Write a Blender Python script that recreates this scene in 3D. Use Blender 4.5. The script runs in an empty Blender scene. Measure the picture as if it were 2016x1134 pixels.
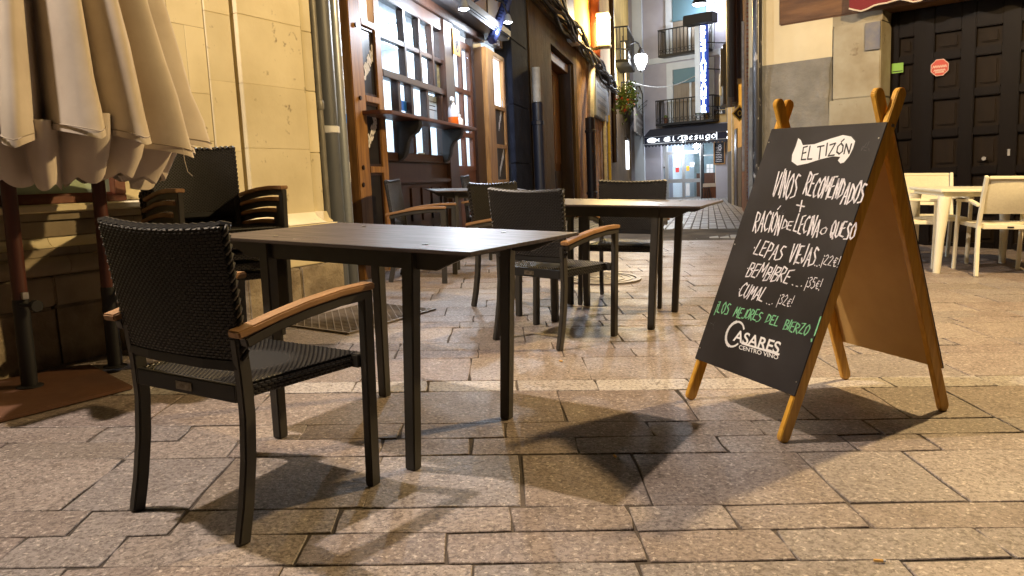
import bpy, bmesh, math, random
from mathutils import Vector, Matrix
random.seed(7)
R_=math.radians
scn=bpy.context.scene
# ------------------------------------------------------------------ camera
F=1550.0; CAM=Vector((0,0,1.0))
def axes(pitch,roll):
    cp,sp=math.cos(pitch),math.sin(pitch); c,s=math.cos(roll),math.sin(roll)
    rt=Vector((1,0,0)); up=Vector((0,sp,cp)); fw=Vector((0,cp,-sp))
    return Matrix((c*rt+s*up,-s*rt+c*up,-fw))      # rows: right, up, back
AW=axes(R_(7.7207),R_(-2.4291))                      # camera against true vertical
AG=axes(.159,-.010)                                  # camera against the sloping plaza
RG=AW.transposed()@AG                                # plaza frame -> world
cd=bpy.data.cameras.new('camera'); cam=bpy.data.objects.new('camera',cd); scn.collection.objects.link(cam)
cam.matrix_world=Matrix.Translation(CAM)@AW.transposed().to_4x4()
cd.sensor_width=36; cd.lens=36*F/2016; cd.clip_end=400; cd.clip_start=.05
scn.camera=cam
# ------------------------------------------------------------------ night sky
wld=bpy.data.worlds.new('World'); scn.world=wld; wld.use_nodes=True
nt=wld.node_tree; bg=nt.nodes['Background']
sky=nt.nodes.new('ShaderNodeTexSky'); sky.sky_type='NISHITA'; sky.sun_disc=False
sky.sun_elevation=R_(2.0); sky.sun_rotation=R_(200)
nt.links.new(sky.outputs[0],bg.inputs[0]); bg.inputs[1].default_value=0.006
scn.view_settings.view_transform='Standard'; scn.view_settings.look='None'
scn.view_settings.exposure=0.0; scn.view_settings.gamma=1.0
scn.cycles.max_bounces=8; scn.cycles.transparent_max_bounces=24
scn.cycles.sample_clamp_indirect=6.0; scn.cycles.caustics_reflective=False; scn.cycles.caustics_refractive=False
LAMP_WALL=1450; LAMP_POST=1150      # the two street lamps that light the plaza

# ------------------------------------------------------------------ frames
PLZ=Matrix.Translation(CAM)@RG.to_4x4()@Matrix.Translation(-CAM)
def ray(px,py): return AW.transposed()@Vector(((px-1008)/F,-(py-567)/F,-1.0))
def G(px,py,z=0.0):
    """photo pixel -> plaza coordinates at height z above the paving"""
    d=RG.transposed()@ray(px,py); t=(z-CAM.z)/d.z
    return CAM+d*t
def on_plaza(x,y,heading=0.0,z=0.0):
    """matrix of a thing standing on the plaza; heading in degrees clockwise from straight ahead"""
    return PLZ@Matrix.Translation((x,y,z))@Matrix.Rotation(-R_(heading),4,'Z')
class Fac:
    """upright plane of a facade: s runs along it, n out to the street, z up"""
    def __init__(s,p0,az,sign=1):
        a=R_(az); s.p=Vector((p0[0],p0[1],0)); s.d=Vector((math.sin(a),math.cos(a),0)); s.n=sign*Vector((math.cos(a),-math.sin(a),0))
        s.flip=sign
    def M(s): 
        m=Matrix.Identity(4)
        for i,v in enumerate((s.d,s.n,Vector((0,0,1)),s.p)):
            for j in range(3): m[j][i]=v[j]
        return m
    def hit(s,px,py,off=0.0):
        r=ray(px,py); q=s.p+s.n*off; t=(q-CAM).dot(s.n)/r.dot(s.n); w=CAM+r*t
        return (w-s.p).dot(s.d), w.z
FL=Fac((-2.44,3.94),27); FB=Fac((-1.35,6.54),13.18); FR=Fac((4.93,8.56),-48,-1); FE=Fac((7.7,35),-48,-1)

# ------------------------------------------------------------------ mesh builder
class MB:
    def __init__(s): s.v=[]; s.f=[]
    def add(s,vs,fs):
        o=len(s.v); s.v+=[tuple(v) for v in vs]; s.f+=[tuple(i+o for i in f) for f in fs]; return s
    def hexa(s,p):       # 8 corners: bottom ring then top ring
        return s.add(p,[(3,2,1,0),(4,5,6,7),(0,1,5,4),(1,2,6,5),(2,3,7,6),(3,0,4,7)])
    def box(s,x0,x1,y0,y1,z0,z1):
        return s.hexa([(x0,y0,z0),(x1,y0,z0),(x1,y1,z0),(x0,y1,z0),(x0,y0,z1),(x1,y0,z1),(x1,y1,z1),(x0,y1,z1)])
    def bar(s,a,b,w,h,up=(0,0,1),w2=None,h2=None):
        a=Vector(a); b=Vector(b); d=(b-a).normalized(); u=Vector(up); sd=d.cross(u).normalized(); u=sd.cross(d)
        w2=w if w2 is None else w2; h2=h if h2 is None else h2
        r=[]
        for p,ww,hh in ((a,w,h),(b,w2,h2)):
            r+=[p-sd*ww/2-u*hh/2,p+sd*ww/2-u*hh/2,p+sd*ww/2+u*hh/2,p-sd*ww/2+u*hh/2]
        return s.hexa(r)
    def path(s,pts,w,h,up=(0,0,1)):
        """rectangular section swept along points with mitred joints"""
        P=[Vector(p) for p in pts]; rings=[]
        for i,p in enumerate(P):
            d=((P[min(i+1,len(P)-1)]-P[max(i-1,0)])).normalized(); u=Vector(up)
            sd=d.cross(u).normalized(); uu=sd.cross(d)
            ww=w[i] if isinstance(w,(list,tuple)) else w; hh=h[i] if isinstance(h,(list,tuple)) else h
            rings.append([p-sd*ww/2-uu*hh/2,p+sd*ww/2-uu*hh/2,p+sd*ww/2+uu*hh/2,p-sd*ww/2+uu*hh/2])
        return s.loft(rings)
    def loft(s,rings,cap=True,close=True):
        n=len(rings[0]); v=[q for r in rings for q in r]; f=[]
        for i in range(len(rings)-1):
            for j in range(n if close else n-1):
                k=(j+1)%n; f.append((i*n+j,i*n+k,(i+1)*n+k,(i+1)*n+j))
        if cap and close: f+=[tuple(range(n-1,-1,-1)),tuple(range((len(rings)-1)*n,len(rings)*n))]
        return s.add(v,f)
    def tube(s,pts,r,n=8,cap=True):
        P=[Vector(p) for p in pts]; rings=[]; ref=None
        for i,p in enumerate(P):
            d=(P[min(i+1,len(P)-1)]-P[max(i-1,0)]).normalized()
            if ref is None: ref=Vector((0,0,1)) if abs(d.z)<.9 else Vector((1,0,0))
            sd=d.cross(ref).normalized(); uu=sd.cross(d); rr=r[i] if isinstance(r,(list,tuple)) else r
            rings.append([p+sd*rr*math.cos(2*math.pi*k/n)+uu*rr*math.sin(2*math.pi*k/n) for k in range(n)])
        return s.loft(rings,cap)
    def lathe(s,prof,n=20,c=(0,0,0)):
        rings=[[(c[0]+max(r,1e-4)*math.cos(2*math.pi*k/n),c[1]+max(r,1e-4)*math.sin(2*math.pi*k/n),c[2]+z) for k in range(n)] for r,z in prof]
        return s.loft(rings,True)
    def prism(s,poly,f,t0,t1):
        """polygon (a,b) placed by f(a,b,t) and extruded from t0 to t1"""
        n=len(poly); v=[f(a,b,t0) for a,b in poly]+[f(a,b,t1) for a,b in poly]
        fs=[tuple(range(n-1,-1,-1)),tuple(range(n,2*n))]+[(i,(i+1)%n,n+(i+1)%n,n+i) for i in range(n)]
        return s.add(v,fs)
    def build(s,name,mat,parent=None,M=None,bevel=0,smooth=False,kind=None,seg=2):
        me=bpy.data.meshes.new(name); me.from_pydata(s.v,[],s.f)
        bm=bmesh.new(); bm.from_mesh(me)
        bmesh.ops.recalc_face_normals(bm,faces=bm.faces)
        if bevel:
            ed=[e for e in bm.edges if len(e.link_faces)==2 and e.calc_face_angle(0)>R_(28)]
            bmesh.ops.bevel(bm,geom=ed,offset=bevel,segments=seg,affect='EDGES',clamp_overlap=True)
        if smooth:
            for f in bm.faces: f.smooth=True
        bm.to_mesh(me); bm.free()
        if smooth and smooth!='all': me.set_sharp_from_angle(angle=R_(40))
        me.materials.append(mat)
        return link(name,me,parent,M,kind)
def link(name,me,parent=None,M=None,kind=None):
    o=bpy.data.objects.new(name,me); scn.collection.objects.link(o)
    if parent: o.parent=parent
    if M is not None: o.matrix_basis=M
    if kind: o['kind']=kind
    return o
def thing(name,label,cat,M=None,group=None):
    o=bpy.data.objects.new(name,None); scn.collection.objects.link(o); o.empty_display_size=.1
    if M is not None: o.matrix_basis=M
    o['label']=label; o['category']=cat
    if group: o['group']=group
    return o
def tag(o,label,cat,group=None):
    o['label']=label; o['category']=cat
    if group: o['group']=group
    return o
def dup(root,M,label,group=None):
    r=root.copy(); scn.collection.objects.link(r); r.matrix_basis=M; r['label']=label
    if group: r['group']=group
    for ch in list(root.children):
        c=ch.copy(); scn.collection.objects.link(c); c.parent=r
        for g in list(ch.children):
            d=g.copy(); scn.collection.objects.link(d); d.parent=c
    return r

# ------------------------------------------------------------------ materials
def mat(name,col,rough=.5,metal=0.0,col2=None,scale=6.0,detail=6.0,bump=0.0,bscale=40.0,stretch=None,lo=.35,hi=.65,spec=.5,rnd=0.0,speck=None,speck_scale=220,speck_at=.62,emit=None,estr=0,rvar=0.0,coat=0):
    m=bpy.data.materials.new(name); m.use_nodes=True; n=m.node_tree.nodes; l=m.node_tree.links
    b=n['Principled BSDF']; b.inputs['Roughness'].default_value=rough; b.inputs['Metallic'].default_value=metal
    b.inputs['Specular IOR Level'].default_value=spec
    if coat: b.inputs['Coat Weight'].default_value=coat; b.inputs['Coat Roughness'].default_value=.15
    tc=n.new('ShaderNodeTexCoord'); src=tc.outputs['Object']
    if stretch:
        mp=n.new('ShaderNodeMapping'); mp.inputs['Scale'].default_value=stretch; l.new(src,mp.inputs[0]); src=mp.outputs[0]
    def noise(sc,dt=6,rg=.55):
        x=n.new('ShaderNodeTexNoise'); x.inputs['Scale'].default_value=sc; x.inputs['Detail'].default_value=dt; x.inputs['Roughness'].default_value=rg
        l.new(src,x.inputs['Vector']); return x
    c4=tuple(col)+(1,)
    out=None
    if col2 is not None:
        nz=noise(scale,detail); rp=n.new('ShaderNodeMapRange'); rp.inputs[1].default_value=lo; rp.inputs[2].default_value=hi
        l.new(nz.outputs[0],rp.inputs[0]); mx=n.new('ShaderNodeMix'); mx.data_type='RGBA'
        mx.inputs[6].default_value=c4; mx.inputs[7].default_value=tuple(col2)+(1,); l.new(rp.outputs[0],mx.inputs[0]); out=mx.outputs[2]
        if rvar:
            rr=n.new('ShaderNodeMapRange'); rr.inputs[3].default_value=rough-rvar; rr.inputs[4].default_value=rough+rvar
            l.new(rp.outputs[0],rr.inputs[0]); l.new(rr.outputs[0],b.inputs['Roughness'])
    if speck is not None:
        nz=noise(speck_scale,3,.7); rp=n.new('ShaderNodeMapRange'); rp.inputs[1].default_value=speck_at-.06; rp.inputs[2].default_value=speck_at+.06
        l.new(nz.outputs[0],rp.inputs[0]); mx=n.new('ShaderNodeMix'); mx.data_type='RGBA'
        if out: l.new(out,mx.inputs[6])
        else: mx.inputs[6].default_value=c4
        mx.inputs[7].default_value=tuple(speck)+(1,); l.new(rp.outputs[0],mx.inputs[0]); out=mx.outputs[2]
    if rnd:
        oi=n.new('ShaderNodeObjectInfo'); rp=n.new('ShaderNodeMapRange'); rp.inputs[3].default_value=1-rnd; rp.inputs[4].default_value=1+rnd
        l.new(oi.outputs['Random'],rp.inputs[0]); hs=n.new('ShaderNodeHueSaturation'); l.new(rp.outputs[0],hs.inputs['Value'])
        if out: l.new(out,hs.inputs['Color'])
        else: hs.inputs['Color'].default_value=c4
        out=hs.outputs[0]
    if out: l.new(out,b.inputs['Base Color'])
    else: b.inputs['Base Color'].default_value=c4
    if bump:
        nz=noise(bscale,8,.6); bp=n.new('ShaderNodeBump'); bp.inputs['Strength'].default_value=min(1,bump*10); bp.inputs['Distance'].default_value=bump*.2
        l.new(nz.outputs[0],bp.inputs['Height']); l.new(bp.outputs[0],b.inputs['Normal'])
    if emit is not None:
        b.inputs['Emission Color'].default_value=tuple(emit)+(1,); b.inputs['Emission Strength'].default_value=estr
    return m
def glass(name,tint=(.92,.97,1),rough=.02,refl=1.0):
    m=bpy.data.materials.new(name); m.use_nodes=True; n=m.node_tree.nodes; l=m.node_tree.links
    n.remove(n['Principled BSDF']); o=n['Material Output']
    t=n.new('ShaderNodeBsdfTransparent'); t.inputs[0].default_value=tuple(tint)+(1,)
    g=n.new('ShaderNodeBsdfGlossy'); g.inputs['Roughness'].default_value=rough
    fr=n.new('ShaderNodeFresnel'); ge=n.new('ShaderNodeNewGeometry'); ir=n.new('ShaderNodeMapRange'); ir.inputs[3].default_value=1.5; ir.inputs[4].default_value=1/1.5
    l.new(ge.outputs['Backfacing'],ir.inputs[0]); l.new(ir.outputs[0],fr.inputs[0])   # thin pane: same reflection on both faces
    mx=n.new('ShaderNodeMixShader'); l.new(fr.outputs[0],mx.inputs[0]); l.new(t.outputs[0],mx.inputs[1]); l.new(g.outputs[0],mx.inputs[2])
    l.new(mx.outputs[0],o.inputs[0]); return m
K={}
def paving(name,cols,rough):
    """worn granite: per-stone tint, mineral specks, drifting dirt and gum spots, all in world space"""
    m=bpy.data.materials.new(name); m.use_nodes=True; n=m.node_tree.nodes; l=m.node_tree.links; b=n['Principled BSDF']
    ge=n.new('ShaderNodeNewGeometry'); pos=ge.outputs['Position']
    def noise(sc,dt,rg,lo,hi,a=0.0,c=1.0):
        x=n.new('ShaderNodeTexNoise'); x.inputs['Scale'].default_value=sc; x.inputs['Detail'].default_value=dt; x.inputs['Roughness'].default_value=rg; l.new(pos,x.inputs['Vector'])
        r=n.new('ShaderNodeMapRange'); r.inputs[1].default_value=lo; r.inputs[2].default_value=hi; r.inputs[3].default_value=a; r.inputs[4].default_value=c; l.new(x.outputs[0],r.inputs[0]); return r.outputs[0]
    oi=n.new('ShaderNodeObjectInfo'); cell=n.new('ShaderNodeTexWhiteNoise'); cell.noise_dimensions='1D'; l.new(oi.outputs['Random'],cell.inputs['W'])
    rp=n.new('ShaderNodeValToRGB'); e=rp.color_ramp.elements
    e[0].color=cols[0]+(1,); e[1].color=cols[-1]+(1,)
    for k,c in enumerate(cols[1:-1]): q=e.new((k+1)/(len(cols)-1)); q.color=c+(1,)
    l.new(oi.outputs['Random'],rp.inputs[0])
    col=rp.outputs[0]
    def mix(fac,c,mode='MIX',k=None):
        nonlocal col
        x=n.new('ShaderNodeMix'); x.data_type='RGBA'; x.blend_type=mode; l.new(fac,x.inputs[0]); l.new(col,x.inputs[6]); x.inputs[7].default_value=c+(1,); col=x.outputs[2]
    mix(noise(72,5,.78,.46,.60,0,.82),(.075,.056,.048))          # dark mica
    mix(noise(62,4,.7,.57,.66,0,.95),(.56,.49,.43))             # pale feldspar
    mix(noise(2.3,6,.65,.46,.70,0,.55),(.62,.55,.50),'MULTIPLY')      # trodden dirt
    mix(noise(9,5,.6,.58,.72,0,.45),(.45,.40,.36),'MULTIPLY')         # blotches
    v=n.new('ShaderNodeTexVoronoi'); v.inputs['Scale'].default_value=3.4; l.new(pos,v.inputs['Vector'])
    g=n.new('ShaderNodeMapRange'); g.inputs[1].default_value=.075; g.inputs[2].default_value=.055; g.inputs[3].default_value=0; g.inputs[4].default_value=.55; l.new(v.outputs['Distance'],g.inputs[0]); mix(g.outputs[0],(.38,.34,.31),'MULTIPLY')   # old gum
    l.new(col,b.inputs['Base Color']); l.new(noise(2.3,6,.65,.4,.7,rough-.12,rough+.1),b.inputs['Roughness'])
    x=n.new('ShaderNodeTexNoise'); x.inputs['Scale'].default_value=70; x.inputs['Detail'].default_value=9; x.inputs['Roughness'].default_value=.68; l.new(pos,x.inputs['Vector'])
    x2=n.new('ShaderNodeTexNoise'); x2.inputs['Scale'].default_value=9; x2.inputs['Detail'].default_value=4; l.new(pos,x2.inputs['Vector'])
    ad=n.new('ShaderNodeMath'); ad.operation='MULTIPLY_ADD'; ad.inputs[1].default_value=2.0; l.new(x2.outputs[0],ad.inputs[0]); l.new(x.outputs[0],ad.inputs[2])
    bp=n.new('ShaderNodeBump'); bp.inputs['Strength'].default_value=.38; bp.inputs['Distance'].default_value=.008; l.new(ad.outputs[0],bp.inputs['Height']); l.new(bp.outputs[0],b.inputs['Normal'])
    return m
K['paving']=paving('granite_paving',((.243,.196,.172),(.305,.255,.22),(.265,.213,.19),(.345,.292,.255),(.275,.245,.232),(.255,.215,.182)),.54)
K['paving_pale']=paving('pale_granite',((.50,.46,.43),(.44,.41,.39),(.54,.51,.48)),.55)
K['mortar']=mat('joint_dirt',(.028,.021,.017),.9,col2=(.12,.095,.075),scale=2.2,bump=.05,bscale=60)
K['cobble']=mat('alley_setts',(.20,.19,.18),.45,col2=(.30,.28,.26),scale=2,bump=.02,bscale=60,rvar=.1)
K['frame']=mat('grey_brown_aluminium',(.040,.038,.034),.42,.15,col2=(.052,.048,.042),scale=9,bump=.002,bscale=300)
K['wicker']=mat('black_synthetic_wicker',(.010,.009,.0095),.42,col2=(.018,.016,.016),scale=30,spec=.6)
K['wicker_base']=mat('dark_seat_core',(.004,.004,.004),.7)
K['teak']=mat('teak_armrest',(.36,.205,.095),.5,col2=(.26,.14,.06),scale=9,stretch=(8,.8,8),bump=.004,bscale=40)
K['top']=mat('walnut_laminate',(.080,.060,.052),.42,col2=(.042,.031,.027),scale=7,stretch=(.6,9,9),rvar=.05,bump=.002,bscale=30,spec=.5)
K['steel']=mat('brushed_steel',(.55,.55,.55),.3,1.0)
K['plate']=mat('seat_label_metal',(.24,.21,.17),.4,.6,col2=(.12,.10,.07),scale=90)
K['black']=mat('matt_black',(.008,.008,.009),.55)
K['iron']=mat('wrought_iron',(.018,.017,.018),.5,.3)
K['pine']=mat('varnished_pine',(.74,.42,.055),.38,col2=(.56,.28,.032),scale=5,stretch=(14,14,.7),bump=.008,bscale=22,coat=.3,rvar=.05)
K['hardboard']=mat('brown_hardboard',(.58,.37,.13),.6,col2=(.50,.31,.10),scale=5)
K['slate']=mat('chalkboard',(.011,.010,.0125),.5,col2=(.036,.034,.039),scale=3.2,lo=.42,hi=.95,rvar=.08,spec=.3)
K['chalk']=mat('white_chalk_paint',(.86,.84,.88),.8,col2=(.40,.385,.42),scale=70,lo=.45,hi=.75)
K['green_chalk']=mat('green_chalk_paint',(.22,.58,.31),.8,col2=(.10,.30,.16),scale=70,lo=.45,hi=.75)
K['white']=mat('white_print',(.85,.85,.85),.5)
K['paper']=mat('white_paper',(.75,.76,.78),.7,col2=(.66,.67,.7),scale=3)
# ================================================================== GROUND
def left_limit(y):   # where the left buildings stand, plaza coordinates
    return -2.62+(y-3.6)*.5 if y<6.3 else -1.34+(y-6.5)*.234
def right_limit(y): return 9.0 if y<5 else 9.0-(y-5)*1.16
mb=MB(); mb.add([(-9,-3,-.0048),(12,-3,-.0048),(12,11.6,-.0048),(-9,11.6,-.0048)],[(0,1,2,3)])
plaza=mb.build('plaza_ground',K['mortar'],M=PLZ,kind='structure')
ROWS=[.95,1.18,1.42,1.61,1.851,2.022,2.183,2.597,2.767,2.936,3.364,3.536,3.963,4.142,4.311,4.723,4.90,5.095,5.40,5.694,5.98,6.25,6.55,6.80,7.12,7.36,7.62,7.95,8.2,8.5,8.75,9.05,9.3,9.6,9.9]
rs=random.Random(11)
def stone_mesh(w,d,rr):
    """one worn paving stone: ragged outline, chamfered top"""
    out=[]
    nx=max(2,int(w/.13)); ny=max(1,int(d/.16)); j=.0045
    def side(a,b,n,nrm):
        for k in range(n):
            t=k/n; e=rr.uniform(-j,j) if k else 0
            out.append((a[0]+(b[0]-a[0])*t+nrm[0]*e,a[1]+(b[1]-a[1])*t+nrm[1]*e))
    c=.012
    side((-w/2+c*rr.random(),-d/2+rr.uniform(-.003,.003)),(w/2-c*rr.random(),-d/2+rr.uniform(-.003,.003)),nx,(0,1))
    side((w/2+rr.uniform(-.004,.004),-d/2+c*.6),(w/2+rr.uniform(-.004,.004),d/2-c*rr.random()),ny+1,(1,0))
    side((w/2-c*rr.random(),d/2+rr.uniform(-.003,.003)),(-w/2+c*rr.random(),d/2+rr.uniform(-.003,.003)),nx,(0,1))
    side((-w/2+rr.uniform(-.004,.004),d/2-c*.6),(-w/2+rr.uniform(-.004,.004),-d/2+c*rr.random()),ny+1,(1,0))
    n=len(out); ch=.0022
    tz=[rr.uniform(-.0009,.0009) for _ in range(4)]
    def zt(x,y): return tz[0]+tz[1]*x/w*2+tz[2]*y/d*2
    v=[(x,y,-.03) for x,y in out]+[(x,y,zt(x,y)-ch) for x,y in out]+[(x*(1-ch*2.2/w),y*(1-ch*2.2/d),zt(x,y)) for x,y in out]
    f=[(i,(i+1)%n,n+(i+1)%n,n+i) for i in range(n)]+[(n+i,n+(i+1)%n,2*n+(i+1)%n,2*n+i) for i in range(n)]+[tuple(range(2*n,3*n))]
    return v,f
stones=[]
for i in range(len(ROWS)-1):
    y0,y1=ROWS[i],ROWS[i+1]; d=y1-y0; ym=(y0+y1)/2; pale=abs(y0-3.364)<.01
    xa=max(left_limit(ym)-.4,-.78*y1-.5); xb=min(.80*y1+.5,right_limit(ym)+.3); x=xa-rs.random()*.4
    while x<xb:
        w=rs.uniform(.32,.66) if d>.2 else rs.uniform(.26,.56)
        if pale: w=rs.uniform(.33,.5)
        stones.append((x+w/2,ym,w,d,pale)); x+=w
stones.sort(key=lambda q:q[1])
rest=MB()
MI=PLZ
for k,(x,y,w,d,pale) in enumerate(stones):
    g=.0030+rs.random()*.0030
    v,f=stone_mesh(w-g,d-g,rs)
    if k<300:
        me=bpy.data.meshes.new('paving_stone'); me.from_pydata(v,[],f); me.materials.append(K['paving_pale' if pale else 'paving'])
        o=link('paving_stone',me,plaza,Matrix.Translation((x,y,rs.uniform(-.0006,.0006)))@Matrix.Rotation(rs.uniform(-.004,.004),4,'Z'))
    else: rest.add([(a+x,b+y,c) for a,b,c in v],f)
ro=rest.build('far_paving_stones',K['paving'],plaza,kind='stuff')
# manhole cover
mc=G(1180,549)
mh=thing('manhole_cover','round iron manhole cover with concentric rings set in the paving','manhole cover',on_plaza(mc.x,mc.y,0,.004))
K['castiron']=mat('worn_cast_iron',(.17,.145,.12),.45,.3,col2=(.24,.2,.16),scale=12,bump=.02,bscale=80)
MB().lathe([(.001,.0),(.30,.0),(.30,.006),(.0,.006)],40).build('cover_disc',K['castiron'],mh,bevel=.001)
for r0,r1 in ((.315,.355),(.265,.285),(.20,.22),(.13,.15)):
    m=MB(); n=40
    m.loft([[(r*math.cos(6.2832*k/n),r*math.sin(6.2832*k/n),z) for k in range(n)] for r,z in ((r0,.001),(r0,.011),(r1,.011),(r1,.001),(r0,.001))],cap=False)
    m.build('ring',K['castiron'],mh)
for k in range(8):
    a=k*math.pi/4; MB().bar((.02*math.cos(a),.02*math.sin(a),.008),(.125*math.cos(a),.125*math.sin(a),.008),.014,.006).build('rib',K['castiron'],mh)
# drain grate with diamond pattern beside the pilaster
ga,gb,gc=G(556,640),G(661,654),G(800,606)
e1=(gb-ga); L1=e1.length; ang=math.atan2(e1.y,e1.x); e1.normalize(); e2=Vector((-e1.y,e1.x,0)); L2=(gc-gb).dot(e2)
gr=thing('drain_cover','dark square drain cover with raised diamond grid near the stone pilaster','drain cover',PLZ@Matrix.Translation((ga.x,ga.y,.004))@Matrix.Rotation(ang,4,'Z'))
L1=max(L1,.55); L2=max(min(L2,.95),.55)
MB().box(0,L1,0,L2,0,.003).build('plate',K['castiron'],gr)
m=MB(); st=.045; n=int((L1+L2)/st)
for s in (1,-1):
    for k in range(-n,n):
        c=k*st*1.41
        pts=[]
        # line x - s*y = c clipped to the plate
        for t in (0,1):
            pass
        x0=max(0,c if s>0 else c-L2); x1=min(L1,c+L2 if s>0 else c)
        if x1-x0<.02: continue
        y0=(x0-c)*s; y1=(x1-c)*s
        m.bar((x0,y0,.006),(x1,y1,.006),.006,.006)
m.build('diamond_grid',K['castiron'],gr,kind='stuff')
MB().box(-.02,L1+.02,-.02,0,0,.009).box(-.02,L1+.02,L2,L2+.02,0,.009).box(-.02,0,.0005,L2-.0005,0,.009).box(L1,L1+.02,.0005,L2-.0005,0,.009).build('rim',K['castiron'],gr)
# two cigarette ends and bits of litter
K['filter']=mat('cigarette_filter',(.75,.42,.10),.7); 
for (px,py,a,lab) in ((1730,1108,10,'orange cigarette end lying in the front paving joint under the chalkboard'),(1212,902,70,'cigarette end lying in the table shadow'),(1105,713,40,'cigarette end beyond the pale paving strip')):
    g=G(px,py); c=thing('cigarette_end',lab,'cigarette end',on_plaza(g.x,g.y,a,.006),'cigarette ends on the paving')
    MB().tube([(-.012,0,0),(.010,0,0)],.0038,8).build('filter',K['filter'],c,smooth=True); MB().tube([(.0102,0,0),(.016,.001,0)],.0036,8).build('ash_end',K['paper'],c,smooth=True)

# ================================================================== WICKER ARMCHAIR
def weave(rows,cols,pt,nrm,pu,th,mbo,stag=True):
    """short plaited strands over the surface pt(u,v); nrm(u,v) gives outward normal"""
    for i in range(rows):
        for j in range(cols+(1 if i%2 else 0)):
            u0=(j-(.5 if (i%2 and stag) else 0))/cols; u1=u0+1/cols*.93; v0=(i+.07)/rows; v1=(i+.93)/rows
            u0=max(0,u0+.035/cols); u1=min(1,u1)
            if u1-u0<.3/cols: continue
            du=(u1-u0)*.24; dv=(v1-v0)*.22
            b=[pt(u0,v0),pt(u1,v0),pt(u1,v1),pt(u0,v1)]
            t=[pt(u0+du,v0+dv),pt(u1-du,v0+dv),pt(u1-du,v1-dv),pt(u0+du,v1-dv)]
            N=nrm((u0+u1)/2,(v0+v1)/2)
            mbo.add(b+[Vector(q)+N*th for q in t],[(4,5,6,7),(0,1,5,4),(1,2,6,5),(2,3,7,6),(3,0,4,7)])
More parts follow.
